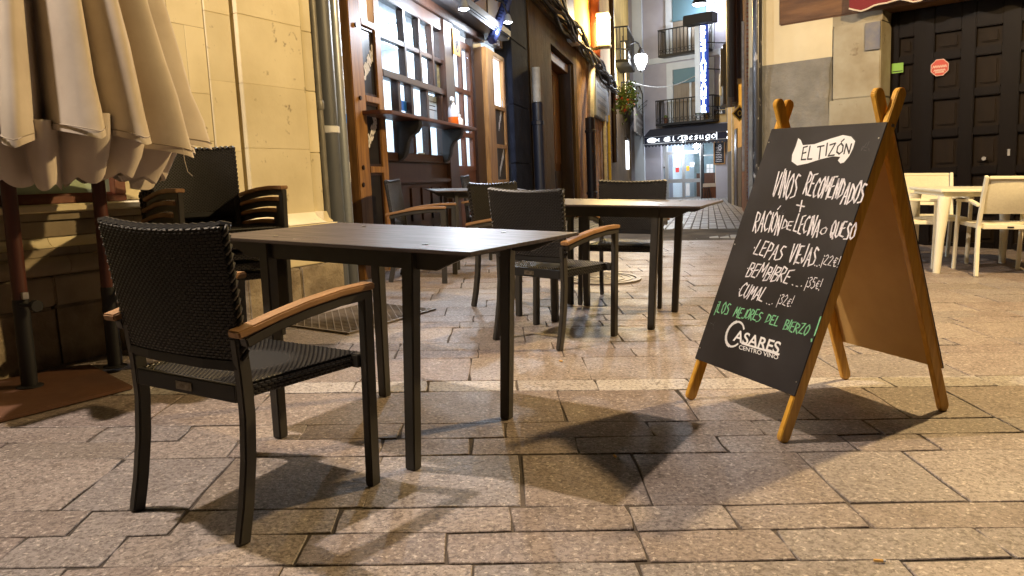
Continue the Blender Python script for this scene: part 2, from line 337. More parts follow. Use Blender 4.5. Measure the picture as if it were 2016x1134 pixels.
def make_chair():
    t=thing('wicker_armchair','black wicker armchair','armchair')
    # seat
    SW0,SW1=.40,.475; SY0,SY1=-.195,.235; SZ=.420
    def spt(u,v,z=SZ):
        w=SW0+(SW1-SW0)*v; return Vector(((u-.5)*w,SY0+(SY1-SY0)*v,z-.010*math.sin(math.pi*v)*math.sin(math.pi*u)+.004))
    core=MB(); core.hexa([(-.2,-.195,.380),(.2,-.195,.380),(.2375,.235,.380),(-.2375,.235,.380),(-.2,-.195,.420),(.2,-.195,.420),(.2375,.235,.420),(-.2375,.235,.420)])
    seat=core.build('seat',K['wicker_base'],t,bevel=.012)
    m=MB(); weave(44,26,spt,lambda u,v:Vector((0,0,1)),0,.0030,m)
    for sx in (-1,1):    # plaited sides of the seat
        def side(u,v,sx=sx):
            return Vector((sx*(.2+.0375*u+.0015),SY0+.43*u,.384+.034*v))
        weave(4,20,side,lambda u,v,sx=sx:Vector((sx,0,0)),0,.003,m)
    weave(4,19,lambda u,v:Vector(((u-.5)*.47,.2365,.384+.034*v)),lambda u,v:Vector((0,1,0)),0,.003,m)
    m.build('wicker_weave',K['wicker'],seat,kind='stuff')
    # backrest: wider at the top, leaning and slightly hollow
    def bk(u,v,off=0.0):
        w=.462+.022*v; x=(u-.5)*w; y=-.200-.050*v-.026*(1-(2*u-1)**2); z=.498+.352*v-.012*(1-(2*u-1)**2)*v
        return Vector((x,y+off,z))
    m=MB(); nu,nv=10,8; rings=[]
    for j in range(nv+1):
        v=j/nv; r=[bk(i/nu,v,.012) for i in range(nu+1)]+[bk(1-i/nu,v,-.012) for i in range(nu+1)]
        rings.append(r)
    m.loft(rings); back=m.build('backrest',K['wicker_base'],t,smooth=True)
    m=MB()
    weave(42,25,lambda u,v:bk(u,v,.0125),lambda u,v:Vector((0,1,.15)),0,.0028,m)
    weave(42,25,lambda u,v:bk(u,v,-.0125),lambda u,v:Vector((0,-1,-.15)),0,.0028,m)
    # plaited rim: overlapping slanted wraps along top and sides
    def rim(p,q,out):
        d=(q-p); 
        m.tube([p-d*.15,(p+q)/2+out*.006,q+d*.15],[.0085,.0098,.0085],6)
    n=17
    for k in range(n):
        rim(bk(k/n,1.0,-.0048),bk((k+1)/n,1.0,.014),Vector((0,0,1)))
    for k in range(15):
        for u,sx in ((0,-1),(1,1)):
            m.tube([bk(u,k/15,-.010),bk(u,(k+.5)/15,0)+Vector((sx*.003,0,0)),bk(u,(k+1)/15,.010)],.0075,6)
    m.build('wicker_weave',K['wicker'],back,kind='stuff')
    m=MB()          # dark lower rail of the back
    m.path([(-.228,-.203,.484),(-.11,-.222,.484),(.11,-.222,.484),(.228,-.203,.484)],.030,.034); m.build('back_rail',K['black'],t,bevel=.006)
    # frame
    for sx in (-1,1):
        m=MB()      # rear leg with its bow
        m.path([(sx*.218,-.240,0),(sx*.218,-.218,.10),(sx*.217,-.200,.22),(sx*.216,-.192,.34),(sx*.216,-.197,.45),(sx*.217,-.208,.56)],.026,.040,(1,0,0) if 0 else (0,1,0))
        m.build('leg',K['frame'],t,bevel=.004)
        m=MB(); m.path([(sx*.277,.234,0),(sx*.276,.234,.2),(sx*.275,.234,.40),(sx*.274,.234,.606)],.028,.043,(0,1,0)); m.build('leg',K['frame'],t,bevel=.004)
        m=MB(); arm=[(sx*.252,-.222,.562),(sx*.259,-.12,.588),(sx*.266,-.01,.606),(sx*.271,.12,.618),(sx*.274,.2555,.620)]
        m.path([(a,b,c-.012) for a,b,c in arm],.030,.030); ra=m.build('arm_rail',K['frame'],t,bevel=.004)
        m=MB(); m.path([(a,b-(.03 if i==0 else 0),c+.0132) for i,(a,b,c) in enumerate(arm)],.047,.0205); m.build('armrest',K['teak'],t,bevel=.004)
        MB().box(min(sx*.232,sx*.262),max(sx*.232,sx*.262),.205,.243,.383,.424).build('seat_bracket',K['frame'],t,bevel=.003)
        MB().box(min(sx*.198,sx*.205),max(sx*.198,sx*.205),-.214,-.194,.38,.426).build('seat_bracket',K['frame'],t,bevel=.002)
    MB().box(-.2,.2,-.214,-.1955,.378,.426).build('seat_frame',K['black'],t,bevel=.003)
    pl=MB().box(-.032,.032,-.2165,-.2142,.389,.412).build('label_plate',K['plate'],t)
    return t
chair0=make_chair()
used=[False]
def chair(x,y,heading,label,group,z=0,tilt=0):
    M=on_plaza(x,y,heading,z)
    if not used[0]:
        used[0]=True; chair0.matrix_basis=M; chair0['label']=label; chair0['group']=group; return chair0
    return dup(chair0,M,label,group)
def chair_at_feet(rl,rr,fr,fl,label,group):
    p=[G(*q) for q in (rl,rr,fr,fl)]; rm=(p[0]+p[1])/2; fm=(p[2]+p[3])/2; h=fm-rm; c=(rm+fm)/2
    return chair(c.x,c.y,math.degrees(math.atan2(h.x,h.y)),label,group)
grp='wicker armchairs around the tables'
chair_at_feet((283,1000),(473,1072),(730,957),(493,893),'large black wicker armchair with teak armrests at the front, its back to the camera',grp)
chair_at_feet((982,668),(1101,690),(1206,664),(1058,638),'wicker armchair between the two bare tables, its back towards the near table',grp)
chair(.055,5.44,132,'wicker armchair half hidden behind the middle armchair, at the end of the far table',grp)
chair(-.77,6.80,95,'wicker armchair with its back to the bar window boards, seat lit blue',grp)
chair(.817,5.60,198,'wicker armchair on the far side of the second table, facing the camera',grp)
chair(-.25,8.6,95,'wicker armchair mostly hidden beyond the table under the bar window',grp)
hd=136; hx,hy=math.sin(R_(hd)),math.cos(R_(hd))
for k in range(5):
    chair(-1.67+hx*.033*k,4.30+hy*.033*k,hd,['lowest armchair of the stack beside the parasol','second armchair from the bottom of the stack beside the parasol','middle armchair of the stack beside the parasol','fourth armchair up in the stack beside the parasol','topmost armchair of the stack beside the parasol'][k],'stacked wicker armchairs',z=.061*k)

# ================================================================== CAFE TABLE
def make_table(W=1.187,D=.719,lx0=.325,lx1=.31):
    t=thing('cafe_table','dark table','table')
    top=MB().box(-W/2,W/2,-D/2,D/2,.729,.741).build('table_top',K['top'],t,bevel=.0015)
    for a in (-.34,.34):
        for b in (-.24,.24): MB().lathe([(.011,0),(.011,.002),(.006,.003),(0,.003)],10,(a,b,.7412)).build('screw_cap',K['steel'],t)
    for sy in (-1,1):
        y=sy*(D/2-.065)
        m=MB(); m.prism([(-W/2+.03,.728),(-lx0-.10,.668),(lx0+.10,.668),(W/2-.03,.728)],lambda a,b,tt:(a,tt,b),y-.0048,y+.014); m.build('side_rail',K['frame'],t,bevel=.003)
        for sx in (-1,1):
            m=MB(); m.path([(sx*lx1,sy*.297,0),(sx*(lx1+(lx0-lx1)*.55),sy*.297,.40),(sx*lx0,sy*.295,.727)],[.040,.043,.046],[.040,.043,.045],(0,1,0)); m.build('leg',K['frame'],t,bevel=.004)
    for sx in (-1,1): MB().box(sx*lx0-.013,sx*lx0+.013,-D/2+.085,D/2-.085,.672,.727).build('cross_rail',K['frame'],t,bevel=.003)
    return t
tb=make_table(); tb.matrix_basis=PLZ@Matrix.Translation((-.445,2.894,0))@Matrix.Rotation(-.541,4,'Z')
tb['label']='near bare brown laminate table with tapered dark legs in front of the parasol'; tb['group']='dark cafe tables'
# scratched ring left on the near table top
K['scratch']=mat('worn_scratch',(.45,.38,.33),.5)
m=MB(); n=26
for k in range(n-5):
    a0,a1=[6.283*q/n+1.2 for q in (k,k+.85)]; m.bar((-.16+.045*math.cos(a0),-.262+.045*math.sin(a0),.7414),(-.16+.045*math.cos(a1),-.262+.045*math.sin(a1),.7414),.0022,.0006)
m.build('scratched_ring',K['scratch'],tb)
dup(tb,PLZ@Matrix.Translation((.678,5.023,0))@Matrix.Rotation(-.439,4,'Z'),'second bare dark table in the middle distance, left of the chalkboard','dark cafe tables')
for o in list(bpy.data.objects):      # only the near top is scratched
    if o.name.startswith('scratched_ring.'): bpy.data.objects.remove(o)
dup(tb,PLZ@Matrix.Translation((-.36,7.72,0))@Matrix.Rotation(.25,4,'Z')@Matrix.Scale(.72,4,(1,0,0)),'third small dark table under the bar window behind the chairs','dark cafe tables')
for o in list(bpy.data.objects):
    if o.name.startswith('scratched_ring.'): bpy.data.objects.remove(o)

# ================================================================== WHITE TERRACE SET
K['cream']=mat('cream_powder_coat',(.80,.76,.60),.45,col2=(.74,.70,.54),scale=3)
K['sling']=mat('cream_mesh_sling',(.74,.69,.52),.7,col2=(.68,.63,.47),scale=60,bump=.01,bscale=400)
def make_white_chair():
    t=thing('white_terrace_chair','white chair','chair')
    for sx in (-1,1):
        MB().path([(sx*.245,-.27,0),(sx*.24,-.235,.2),(sx*.238,-.215,.43),(sx*.24,-.27,.66),(sx*.243,-.33,.845)],.028,.045,(0,1,0)).build('leg',K['cream'],t,bevel=.004)
        MB().path([(sx*.262,.24,0),(sx*.262,.235,.40),(sx*.262,.23,.61)],.028,.04,(0,1,0)).build('leg',K['cream'],t,bevel=.004)
        MB().path([(sx*.256,-.25,.60),(sx*.262,-.05,.63),(sx*.262,.255,.62)],.04,.025).build('armrest',K['cream'],t,bevel=.005)
        MB().box(min(sx*.205,sx*.245),max(sx*.205,sx*.245),-.215,.235,.405,.44).build('seat_rail',K['cream'],t,bevel=.004)
    MB().box(-.205,.205,-.235,-.20,.40,.44).build('seat_rail',K['cream'],t,bevel=.004)
    MB().box(-.205,.205,.2,.235,.40,.44).build('seat_rail',K['cream'],t,bevel=.004)
    MB().loft([[(x,y,.4385-.018*math.sin(math.pi*(y+.2)/.4)*(1-(x/.2)**4)+e) for x in (-.2,-.1,0,.1,.2)]+[(x,y,.4335-.018*math.sin(math.pi*(y+.2)/.4)+e) for x in (.2,.1,0,-.1,-.2)] for y in [-.2+.05*k for k in range(9)] for e in (0,)]).build('seat_sling',K['sling'],t,smooth=True)
    MB().box(-.225,.225,-.345,-.318,.818,.846).build('back_rail',K['cream'],t,bevel=.005)
    b=[]
    for k in range(7):
        v=k/6; b.append([(x,-.232-.09*v-.02*(1-(x/.22)**2)*math.sin(math.pi*v),.53+.29*v) for x in (-.22,-.11,0,.11,.22)]+[(x,-.238-.09*v-.02*(1-(x/.22)**2)*math.sin(math.pi*v),.53+.29*v) for x in (.22,.11,0,-.11,-.22)])
    MB().loft(b).build('back_sling',K['sling'],t,smooth=True)
    MB().box(-.025,.025,-.2385,-.2355,.412,.424).build('label_plate',K['black'],t)
    return t
wc=make_white_chair(); wg='cream terrace chairs'
g1=G(1921,545); 
hdg=12; hv=Vector((math.sin(R_(hdg)),math.cos(R_(hdg)),0)); rv=Vector((hv.y,-hv.x,0)); c=g1+rv*.245+hv*.27
wc.matrix_basis=on_plaza(c.x,c.y,hdg); wc['label']='cream sling chair at the right edge, its back to the camera'; wc['group']=wg
dup(wc,on_plaza(4.12,7.72,192),'cream sling chair on the far side of the cream table, facing the camera',wg)
dup(wc,on_plaza(3.62,7.35,100),'cream sling chair half hidden behind the chalkboard',wg)
tw=thing('white_terrace_table','cream plastic table with tapered legs among the cream chairs','table',on_plaza(4.20,7.14,8))
MB().box(-.45,.45,-.40,.40,.70,.728).build('table_top',K['cream'],tw,bevel=.008)
MB().box(-.41,.41,-.36,.36,.665,.6995).build('apron',K['cream'],tw,bevel=.004)
for sx in (-1,1):
    for sy in (-1,1):
        MB().tube([(sx*.435,sy*.385,0),(sx*.425,sy*.375,.3),(sx*.40,sy*.35,.664)],[.030,.036,.055],14).build('leg',K['cream'],tw,smooth=True)
# ================================================================== LETTERING
SF={'A':[[(0,0),(.3,1),(.6,0)],[(.12,.38),(.5,.38)]],'B':[[(.05,0),(.05,1),(.45,.92),(.48,.66),(.08,.54),(.52,.42),(.5,.06),(.05,0)]],'C':[[(.55,.85),(.35,1),(.06,.7),(.04,.25),(.3,0),(.58,.12)]],
'D':[[(.05,0),(.05,1),(.5,.75),(.52,.25),(.05,0)]],'E':[[(.52,1),(.06,.96),(.04,.04),(.54,0)],[(.05,.52),(.44,.54)]],'I':[[(.1,0),(.1,1)]],'J':[[(.42,1),(.4,.15),(.2,0),(.02,.2)]],'L':[[(.08,1),(.04,.04),(.52,0)]],
'M':[[(0,0),(.1,1),(.36,.35),(.62,1),(.7,0)]],'N':[[(.03,0),(.06,1),(.5,.02),(.54,1)]],'O':[[(.3,1),(.05,.7),(.06,.2),(.3,0),(.54,.25),(.53,.75),(.3,1)]],'P':[[(.05,0),(.06,1),(.5,.85),(.46,.55),(.06,.45)]],
'Q':[[(.3,1),(.05,.7),(.06,.2),(.3,0),(.54,.25),(.53,.75),(.3,1)],[(.34,.3),(.6,-.12)]],'R':[[(.05,0),(.05,1),(.5,.86),(.46,.58),(.08,.46),(.56,-.06)]],'S':[[(.52,.9),(.2,1),(.06,.72),(.48,.42),(.44,.08),(.02,.02)]],
'T':[[(0,1),(.56,1)],[(.28,1),(.28,0)]],'U':[[(.04,1),(.08,.15),(.3,0),(.5,.15),(.54,1)]],'V':[[(.02,1),(.1,.1),(.22,0),(.54,1)]],'Z':[[(.04,.98),(.54,1),(.04,.02),(.58,0)]],'+':[[(.28,.1),(.28,.9)],[(0,.5),(.56,.5)]],
'!':[[(.12,1.1),(.1,.3)],[(.1,.06),(.1,.0)]],'¡':[[(.12,.7),(.08,-.2)],[(.13,.98),(.13,.92)]],'.':[[(.06,.06),(.1,.04)]],'·':[[(.06,.5),(.11,.48)]],'2':[[(.04,.8),(.28,1),(.5,.75),(.04,.02),(.54,0)]],'3':[[(.05,.9),(.3,1),(.48,.78),(.2,.55),(.5,.3),(.3,0),(.02,.1)]],
'5':[[(.5,1),(.1,1),(.08,.58),(.4,.6),(.48,.25),(.25,0),(.02,.1)]],'€':[[(.5,.85),(.25,.9),(.1,.5),(.25,.08),(.5,.12)],[(0,.58),(.38,.58)],[(0,.4),(.36,.4)]],'Ó':[[(.3,1),(.05,.7),(.06,.2),(.3,0),(.54,.25),(.53,.75),(.3,1)],[(.3,1.15),(.5,1.38)]],' ':[],
'a':[[(.4,.5),(.1,.5),(.05,.1),(.3,.05),(.42,.5),(.45,0),(.55,.05)]],'c':[[(.4,.48),(.1,.45),(.08,.08),(.45,.06)]],'d':[[(.42,.45),(.1,.5),(.05,.08),(.3,.05),(.48,1),(.48,0),(.56,.05)]],'e':[[(.05,.22),(.35,.35),(.2,.55),(.06,.2),(.2,0),(.45,.1)]],
'n':[[(.02,.5),(.06,0),(.12,.4),(.3,.5),(.36,0),(.48,.05)]],'o':[[(.25,.5),(.05,.3),(.15,.02),(.38,.15),(.3,.48),(.5,.45)]],'r':[[(.02,.5),(.1,.02),(.14,.4),(.36,.5)]],'s':[[(.02,.05),(.25,.55),(.35,.12),(.12,.0),(.42,.06)]],'l':[[(0,.05),(.3,.8),(.15,1),(.1,.1),(.3,.02)]],'u':[[(.02,.5),(.06,.05),(.28,.1),(.34,.5),(.38,.02),(.48,.06)]],'g':[[(.38,.5),(.08,.45),(.1,.1),(.36,.2),(.38,.5),(.36,-.35),(.05,-.3)]]}
def strokes(text,width=None,lean=0.0,jit=.042,gap=.16,rr=random.Random(3)):
    """polylines of a hand-lettered line, cap height 1, optionally squeezed to a total width"""
    out=[]; x=0
    for ch in text:
        g=SF.get(ch)
        if g is None: continue
        w=max([p[0] for s in g for p in s],default=.32)
        dy=rr.uniform(-.10,.10); sc=rr.uniform(.94,1.08)
        for s in g: out.append([(x+a*1.0+rr.uniform(-jit,jit)+lean*b,b*sc+dy+rr.uniform(-jit,jit)) for a,b in s])
        x+=w+gap
    x-=gap
    return out,x
def ribbon(mb,pts,hw,place,taper=True,nib=None):
    """pen stroke of half-width hw along pts, laid on a surface by place(a,b)"""
    for i in range(len(pts)-1):
        a=Vector(pts[i]); b=Vector(pts[i+1]); d=b-a
        if d.length<1e-6: continue
        if nib: 
            n=Vector(nib)
        else:
            d.normalize(); n=Vector((-d.y,d.x))*hw; e=d*hw*.6; a=a-e; b=b+e
        mb.add([place(*(a+n)),place(*(a-n)),place(*(b-n)),place(*(b+n))],[(0,1,2,3)])
# ================================================================== A-FRAME CHALKBOARD
fl,bl,fr_,br=[G(*p) for p in ((1358,787),(1648,740),(1548,875),(1870,812))]
cen=(fl+bl+fr_+br)/4; uu=((fl-fr_)+(bl-br)).normalized(); vv=Vector((uu.y,-uu.x,0))
HW=((fl-fr_).length+(bl-br).length)/4; HD=((bl-fl).length+(br-fr_).length)/4
BM=Matrix.Identity(4)
for i,v in enumerate((-uu,vv,Vector((0,0,1)),cen)):       # x: reader's left to right, y: front to back
    for j in range(3): BM[j][i]=v[j]
bd=thing('chalkboard_sign','folding A-frame chalkboard with orange pine legs listing wines in white chalk','chalkboard',PLZ@BM)
ZX=1.125; ZT=1.245
def leg(x,s,name='leg'):
    f=Vector((x,s*HD,0)); a=Vector((x,0,ZX)); d=(a-f).normalized(); top=a+d*((ZT-ZX)/d.z)
    m=MB(); w=.046; t=.024; n=Vector((0,d.z,-d.y))*(-s)    # across the slope in the frame plane
    prof=[(-.5,0.06),(-.36,0.0),(.36,0.0),(.5,.06),(.5,.94),(.3,1.0),(-.3,1.0),(-.5,.94)]
    L=(top-f).length
    pts=[]
    # rounded ends: bottom and top
    o=[]
    for k in range(7): an=math.pi*(1+k/6); o.append((math.cos(an)*.5*w,.023+math.sin(an)*.023))
    for k in range(7): an=math.pi*k/6; o.append((math.cos(an)*.5*w,L-.023+math.sin(an)*.023))
    side=d.cross(Vector((1,0,0))).normalized()
    m.prism(o,lambda q,r,tt:tuple(f+side*q+d*r+Vector((tt,0,0))),-t/2,t/2)
    return m.build(name,K['pine'],bd,bevel=.003)
for sx in (-1,1):
    leg(sx*(HW-.012),-1); leg(sx*(HW-.040),1)
    MB().tube([(sx*(HW+.004),0,ZX-.012),(sx*(HW-.058),0,ZX-.012)],.006,8).build('hinge_bolt',K['steel'],bd,smooth=True)
# panels lie on the outer faces of the legs
def panel_frame(s):
    d=Vector((0,-s*HD,ZX)).normalized(); nrm=Vector((0,s*ZX,HD)).normalized(); o=Vector((0,s*HD,0))+nrm*.0235
    return o,d,nrm
LL=math.hypot(HD,ZX)
for s in (-1,1):
    o,d,nrm=panel_frame(s); b0=.172 if s<0 else .185; b1=LL-.01; hw=HW+.004 if s<0 else HW-.022
    def pl(a,b,t): return tuple(o+Vector((a,0,0))+d*b+nrm*t)
    MB().prism([(-hw,b0),(hw,b0),(hw,b1),(-hw,b1)],pl,0.0,.005).build('chalk_panel',K['slate'],bd,bevel=.001)
    MB().prism([(-hw+.001,b0+.001),(hw-.001,b0+.001),(hw-.001,b1-.001),(-hw+.001,b1-.001)],pl,-.003,-.0005).build('panel_back',K['hardboard'],bd)
    for a in (-hw+.012,hw-.012):
        for b in (b0+.05,(b0+b1)/2,b1-.06): MB().prism([(a+.003*math.cos(k),b+.003*math.sin(k)) for k in (0,1,2,3,4,5)],pl,.005,.0068).build('screw',K['steel'],bd)
o,d,nrm=panel_frame(-1); FO,FD,FN=o,d,nrm
Binv=(PLZ@BM).inverted()
def bpx(px,py):
    """photo pixel -> (a,b) on the front chalk panel"""
    r=Binv.to_3x3()@ray(px,py); c=Binv@CAM; q=FO+FN*.005; t=(q-c).dot(FN)/r.dot(FN); w=c+r*t-FO
    return Vector((w.x,w.dot(FD)))
def bplace(a,b,t=.0058): return tuple(FO+Vector((a,0,0))+FD*b+FN*t)
def chalk_line(text,p0,p1,top,mt,hw=.0032,lean=.24,name='chalk_lettering',double=True,seed=3):
    """p0,p1: photo ends of the base line; top: a point at cap height above p0"""
    a=bpx(*p0); b=bpx(*p1); h=(bpx(*top)-a)*1.22; rr=random.Random(seed)
    st,w=strokes(text,lean=lean,rr=rr); ex=(b-a)/w; m=MB()
    for s in st:
        pts=[a+ex*x+h*y for x,y in s]
        ribbon(m,pts,hw*.80,bplace)
        if double: ribbon(m,[p+Vector((.0036,.0016)) for p in pts],hw*.38,lambda q,r:bplace(q,r,.0062))
    return m.build(name,mt,bd)
chalk_line('VINOS',(1520,384),(1564,388),(1528,345),K['chalk'],.0034,seed=1)
chalk_line('RECOMENDADOS',(1580,384),(1694,404),(1588,352),K['chalk'],.0034,seed=2)
chalk_line('+',(1567,418),(1582,420),(1571,394),K['chalk'],.003,lean=0)
chalk_line('RACIÓN',(1482,452),(1532,461),(1488,420),K['chalk'],.003,seed=4)
chalk_line('DE',(1538,450),(1556,453),(1540,436),K['chalk'],.0024,seed=5)
chalk_line('LECINA',(1561,458),(1608,466),(1567,430),K['chalk'],.003,seed=6)
chalk_line('O',(1613,460),(1623,462),(1615,447),K['chalk'],.0022,seed=7)
chalk_line('QUESO',(1632,465),(1678,473),(1637,440),K['chalk'],.003,seed=8)
chalk_line('·LEPAS',(1478,502),(1536,511),(1486,478),K['chalk'],.0031,seed=9)
chalk_line('VIEJAS',(1552,515),(1601,524),(1559,486),K['chalk'],.0031,seed=10)
chalk_line('...',(1603,522),(1613,524),(1605,510),K['chalk'],.0024,lean=0,double=False)
chalk_line('¡22€!',(1616,521),(1648,527),(1619,505),K['chalk'],.0019,double=False)
chalk_line('·BEMBIBRE',(1464,541),(1550,558),(1472,519),K['chalk'],.0031,seed=11)
chalk_line('...',(1558,560),(1578,565),(1560,548),K['chalk'],.0024,lean=0,double=False)
chalk_line('¡35€!',(1584,566),(1612,573),(1588,549),K['chalk'],.0019,double=False)
chalk_line('·CUMAL',(1449,581),(1500,593),(1457,560),K['chalk'],.0031,seed=12)
chalk_line('...',(1508,597),(1520,600),(1510,585),K['chalk'],.0022,lean=0,double=False)
chalk_line('¡32€!',(1529,599),(1556,605),(1533,583),K['chalk'],.0019,double=False)
chalk_line('¡LOS',(1407,614),(1432,619),(1411,596),K['green_chalk'],.0022,seed=13)
chalk_line('MEJORES',(1443,622),(1494,634),(1448,606),K['green_chalk'],.0022,seed=14)
chalk_line('DEL',(1505,636),(1529,643),(1509,621),K['green_chalk'],.0022,seed=15)
chalk_line('BIERZO',(1541,648),(1588,660),(1545,632),K['green_chalk'],.0022,seed=16)
chalk_line('!',(1594,668),(1600,670),(1602,632),K['green_chalk'],.0028,lean=.1)
# faint rubbed chalk smudges
K['smudge']=mat('rubbed_chalk',(.085,.082,.09),.8,col2=(.05,.048,.055),scale=60)
m=MB()
for (x,y,w) in ((1706,288,.010),(1542,420,.006),(1402,640,.004)):
    p=bpx(x,y)
    for k in range(6): ribbon(m,[p+Vector((random.uniform(-.02,.02),random.uniform(-.02,.02))),p+Vector((random.uniform(-.02,.02),random.uniform(-.02,.02)))],w*.12,lambda q,r:bplace(q,r,.0054))
m.build('chalk_smudge',K['smudge'],bd,kind='stuff')
# white ribbon emblem with the house name
rb=[(1572,272),(1577,276),(1581,286),(1604,284),(1636,273),(1660,266),(1676,269),(1684,278),(1680,292),(1672,308),(1662,320),(1655,322),(1650,316),(1655,309),(1640,308),(1615,314),(1590,322),(1570,326),(1559,318),(1560,305),(1567,288)]
P=[bpx(*p) for p in rb]
def flat(poly,t,mt,name,parent=bd):
    m=MB(); m.add([bplace(a,b,t) for a,b in poly],[tuple(range(len(poly)))]); return m.build(name,mt,parent)
emb=flat(P,.0062,K['white'],'ribbon_emblem')
c0=sum(P,Vector((0,0)))/len(P)
flat([c0+(p-c0)*1.05 for p in P],.0059,K['black'],'ribbon_outline')
def inked(text,p0,p1,top,hw,mt,t=.0066,lean=.05,seed=1,jit=.015):
    a=bpx(*p0); b=bpx(*p1); h=bpx(*top)-a; st,w=strokes(text,lean=lean,jit=jit,rr=random.Random(seed)); ex=(b-a)/w; m=MB()
    for s in st: ribbon(m,[a+ex*x+h*y for x,y in s],hw,lambda q,r:bplace(q,r,t))
    return m.build('inked_lettering',mt,emb)
inked('EL',(1577,318),(1599,314),(1580,294),.0032,K['black'],seed=2)
inked('TI',(1607,313),(1626,309),(1609,289),.0032,K['black'],seed=3)
inked('Z',(1630,307),(1643,304),(1633,283),.0032,K['black'],seed=4)
inked('ÓN',(1646,304),(1673,304),(1649,284),.0032,K['black'],seed=5)
# merchant's logo at the foot of the board
def bfont(text,p0,p1,top,mt,name,t=.0064,bold=.0):
    cu=bpy.data.curves.new('t','FONT'); cu.body=text; cu.offset=bold; ob=bpy.data.objects.new('t',cu); scn.collection.objects.link(ob)
    bpy.context.view_layer.update(); me=bpy.data.meshes.new_from_object(ob.evaluated_get(bpy.context.evaluated_depsgraph_get()))
    bpy.data.objects.remove(ob)
    xs=[v.co.x for v in me.vertices]; w=max(xs)-min(xs); x0=min(xs); a=bpx(*p0); ex=(bpx(*p1)-a)/w; h=(bpx(*top)-a)/.70
    for v in me.vertices:
        q=a+ex*(v.co.x-x0)+h*v.co.y; v.co=Vector(bplace(q.x,q.y,t))
    me.materials.append(mt); return link(name,me,bd)
bfont('ASARES',(1443,670),(1532,697),(1450,649),K['white'],'logo_lettering',bold=.018)
bfont('CENTRO VINO',(1455,687),(1532,708),(1456,679),K['white'],'logo_lettering',bold=.01)
m=MB(); cc=bpx(1447,658); ex=(bpx(1467,664)-cc); ey=(bpx(1456,634)-cc)     # swept initial C and underline
arc=[cc+ex*.78*math.cos(k)+ey*1.0*math.sin(k) for k in [R_(q) for q in range(35,330,15)]]
for i in range(len(arc)-1): ribbon(m,arc[i:i+2],.0062 if 4<i<15 else .004,lambda q,r:bplace(q,r,.0061))
ribbon(m,[bpx(1461,676),bpx(1534,698)],.0038,lambda q,r:bplace(q,r,.0061)); m.build('logo_initial',K['white'],bd)

# ================================================================== CLOSED PARASOL
K['canvas']=mat('cream_canvas',(.66,.58,.48),.85,col2=(.57,.49,.40),scale=5,bump=.022,bscale=22)
K['hemseam']=mat('hem_stitching',(.36,.30,.23),.9)
K['mast']=mat('dark_red_mast',(.085,.024,.014),.45,col2=(.06,.017,.010),scale=6,stretch=(6,6,.6))
K['rust']=mat('rusty_steel_plate',(.13,.060,.032),.6,.2,col2=(.085,.040,.024),scale=3,bump=.01,bscale=60,rvar=.12)
p1=G(60,770); p2=G(228,730); pc=(p1+p2)/2; ax=(p2-p1).normalized(); pang=math.atan2(ax.y,ax.x)
pr=thing('closed_parasol','large closed cream parasol with two dark red masts on a rusty base plate','parasol',PLZ@Matrix.Translation((pc.x,pc.y,0))@Matrix.Rotation(pang,4,'Z'))
hl=(p2-p1).length/2
# base plate follows the photo: front edge from the frame edge to behind the armchair
IP=(Matrix.Translation((pc.x,pc.y,0))@Matrix.Rotation(pang,4,'Z')).inverted()
q=[IP@G(0,835),IP@G(262,768)]; yf=(q[0].y+q[1].y)/2
MB().prism([(q[0].x-.5,q[0].y-.06),(q[0].x,q[0].y),(q[1].x,q[1].y),(q[1].x+.12,q[1].y+.55),(q[0].x-.5,q[0].y+.80)],lambda a,b,t:(a,b,t),.004,.022).build('base_plate',K['rust'],pr,bevel=.003)
for sx in (-1,1):
    x=sx*hl
    MB().tube([(x,0,.0225),(x*.98,0,2.9)],.031,16).build('mast',K['mast'],pr,smooth=True)
    MB().lathe([(.055,.0225),(.055,.027),(.034,.031),(.034,.41),(.033,.42),(.0315,.421),(.0315,.0225)],18,(x,0,0)).build('mast_socket',K['black'],pr,smooth=True)
    MB().tube([(x+.02*sx,-.03,.40),(x+.02,-.075,.395)],.009,8).tube([(x+.02,-.072,.395),(x+.02,-.10,.395)],.026,10).build('clamp_knob',K['black'],pr,smooth=True)
MB().box(-hl-.012,-hl+.012,-.052,-.034,.425,.455).build('clamp_tab',K['steel'],pr)
NP=16
def pleat(th,deep,sharp):
    w=(th*NP/(2*math.pi))%1.0; tri=1-abs(2*w-1); return deep*(tri**sharp-.5)
PW=[]; rr=random.Random(6)
for k in range(NP): PW.append(rr.uniform(.7,1.4))
tot=sum(PW); EDG=[0]
for w in PW: EDG.append(EDG[-1]+w/tot)
PH=[rr.uniform(-.10,.10) for _ in PW]; PK=[rr.uniform(.34,.66) for _ in PW]; PZ=[rr.uniform(-.03,.02) for _ in PW]
def canopy_ring(z,a,b,deep,n=288,zf=None,tw=0.0):
    """one level of the gathered cloth: irregular soft folds, each leaning over its neighbour"""
    r=[]
    for k in range(n):
        t=k/n; c=max(i for i in range(NP) if EDG[i]<=t+1e-9); w=(t-EDG[c])/(EDG[c+1]-EDG[c]); pk=PK[c]
        bul=w/pk if w<pk else (1-w)/(1-pk); soft=math.sin(bul*math.pi/2)**.75
        wr=.012*math.sin(z*9+c*2.1)+.008*math.sin(z*23+k*.21+c)
        rad=(1-deep)+deep*(.50+.60*soft*(1+PH[c]))+wr*deep
        th=2*math.pi*t+.34*(bul-.5)/NP*(1 if c%2 else .5)+tw+.04*math.sin(z*4+c)/NP
        r.append((a*rad*math.cos(th),b*rad*math.sin(th),z+(zf(2*math.pi*t,bul)+PZ[c] if zf else 0)))
    return r
A0,B0=.63,.575
rings=[]
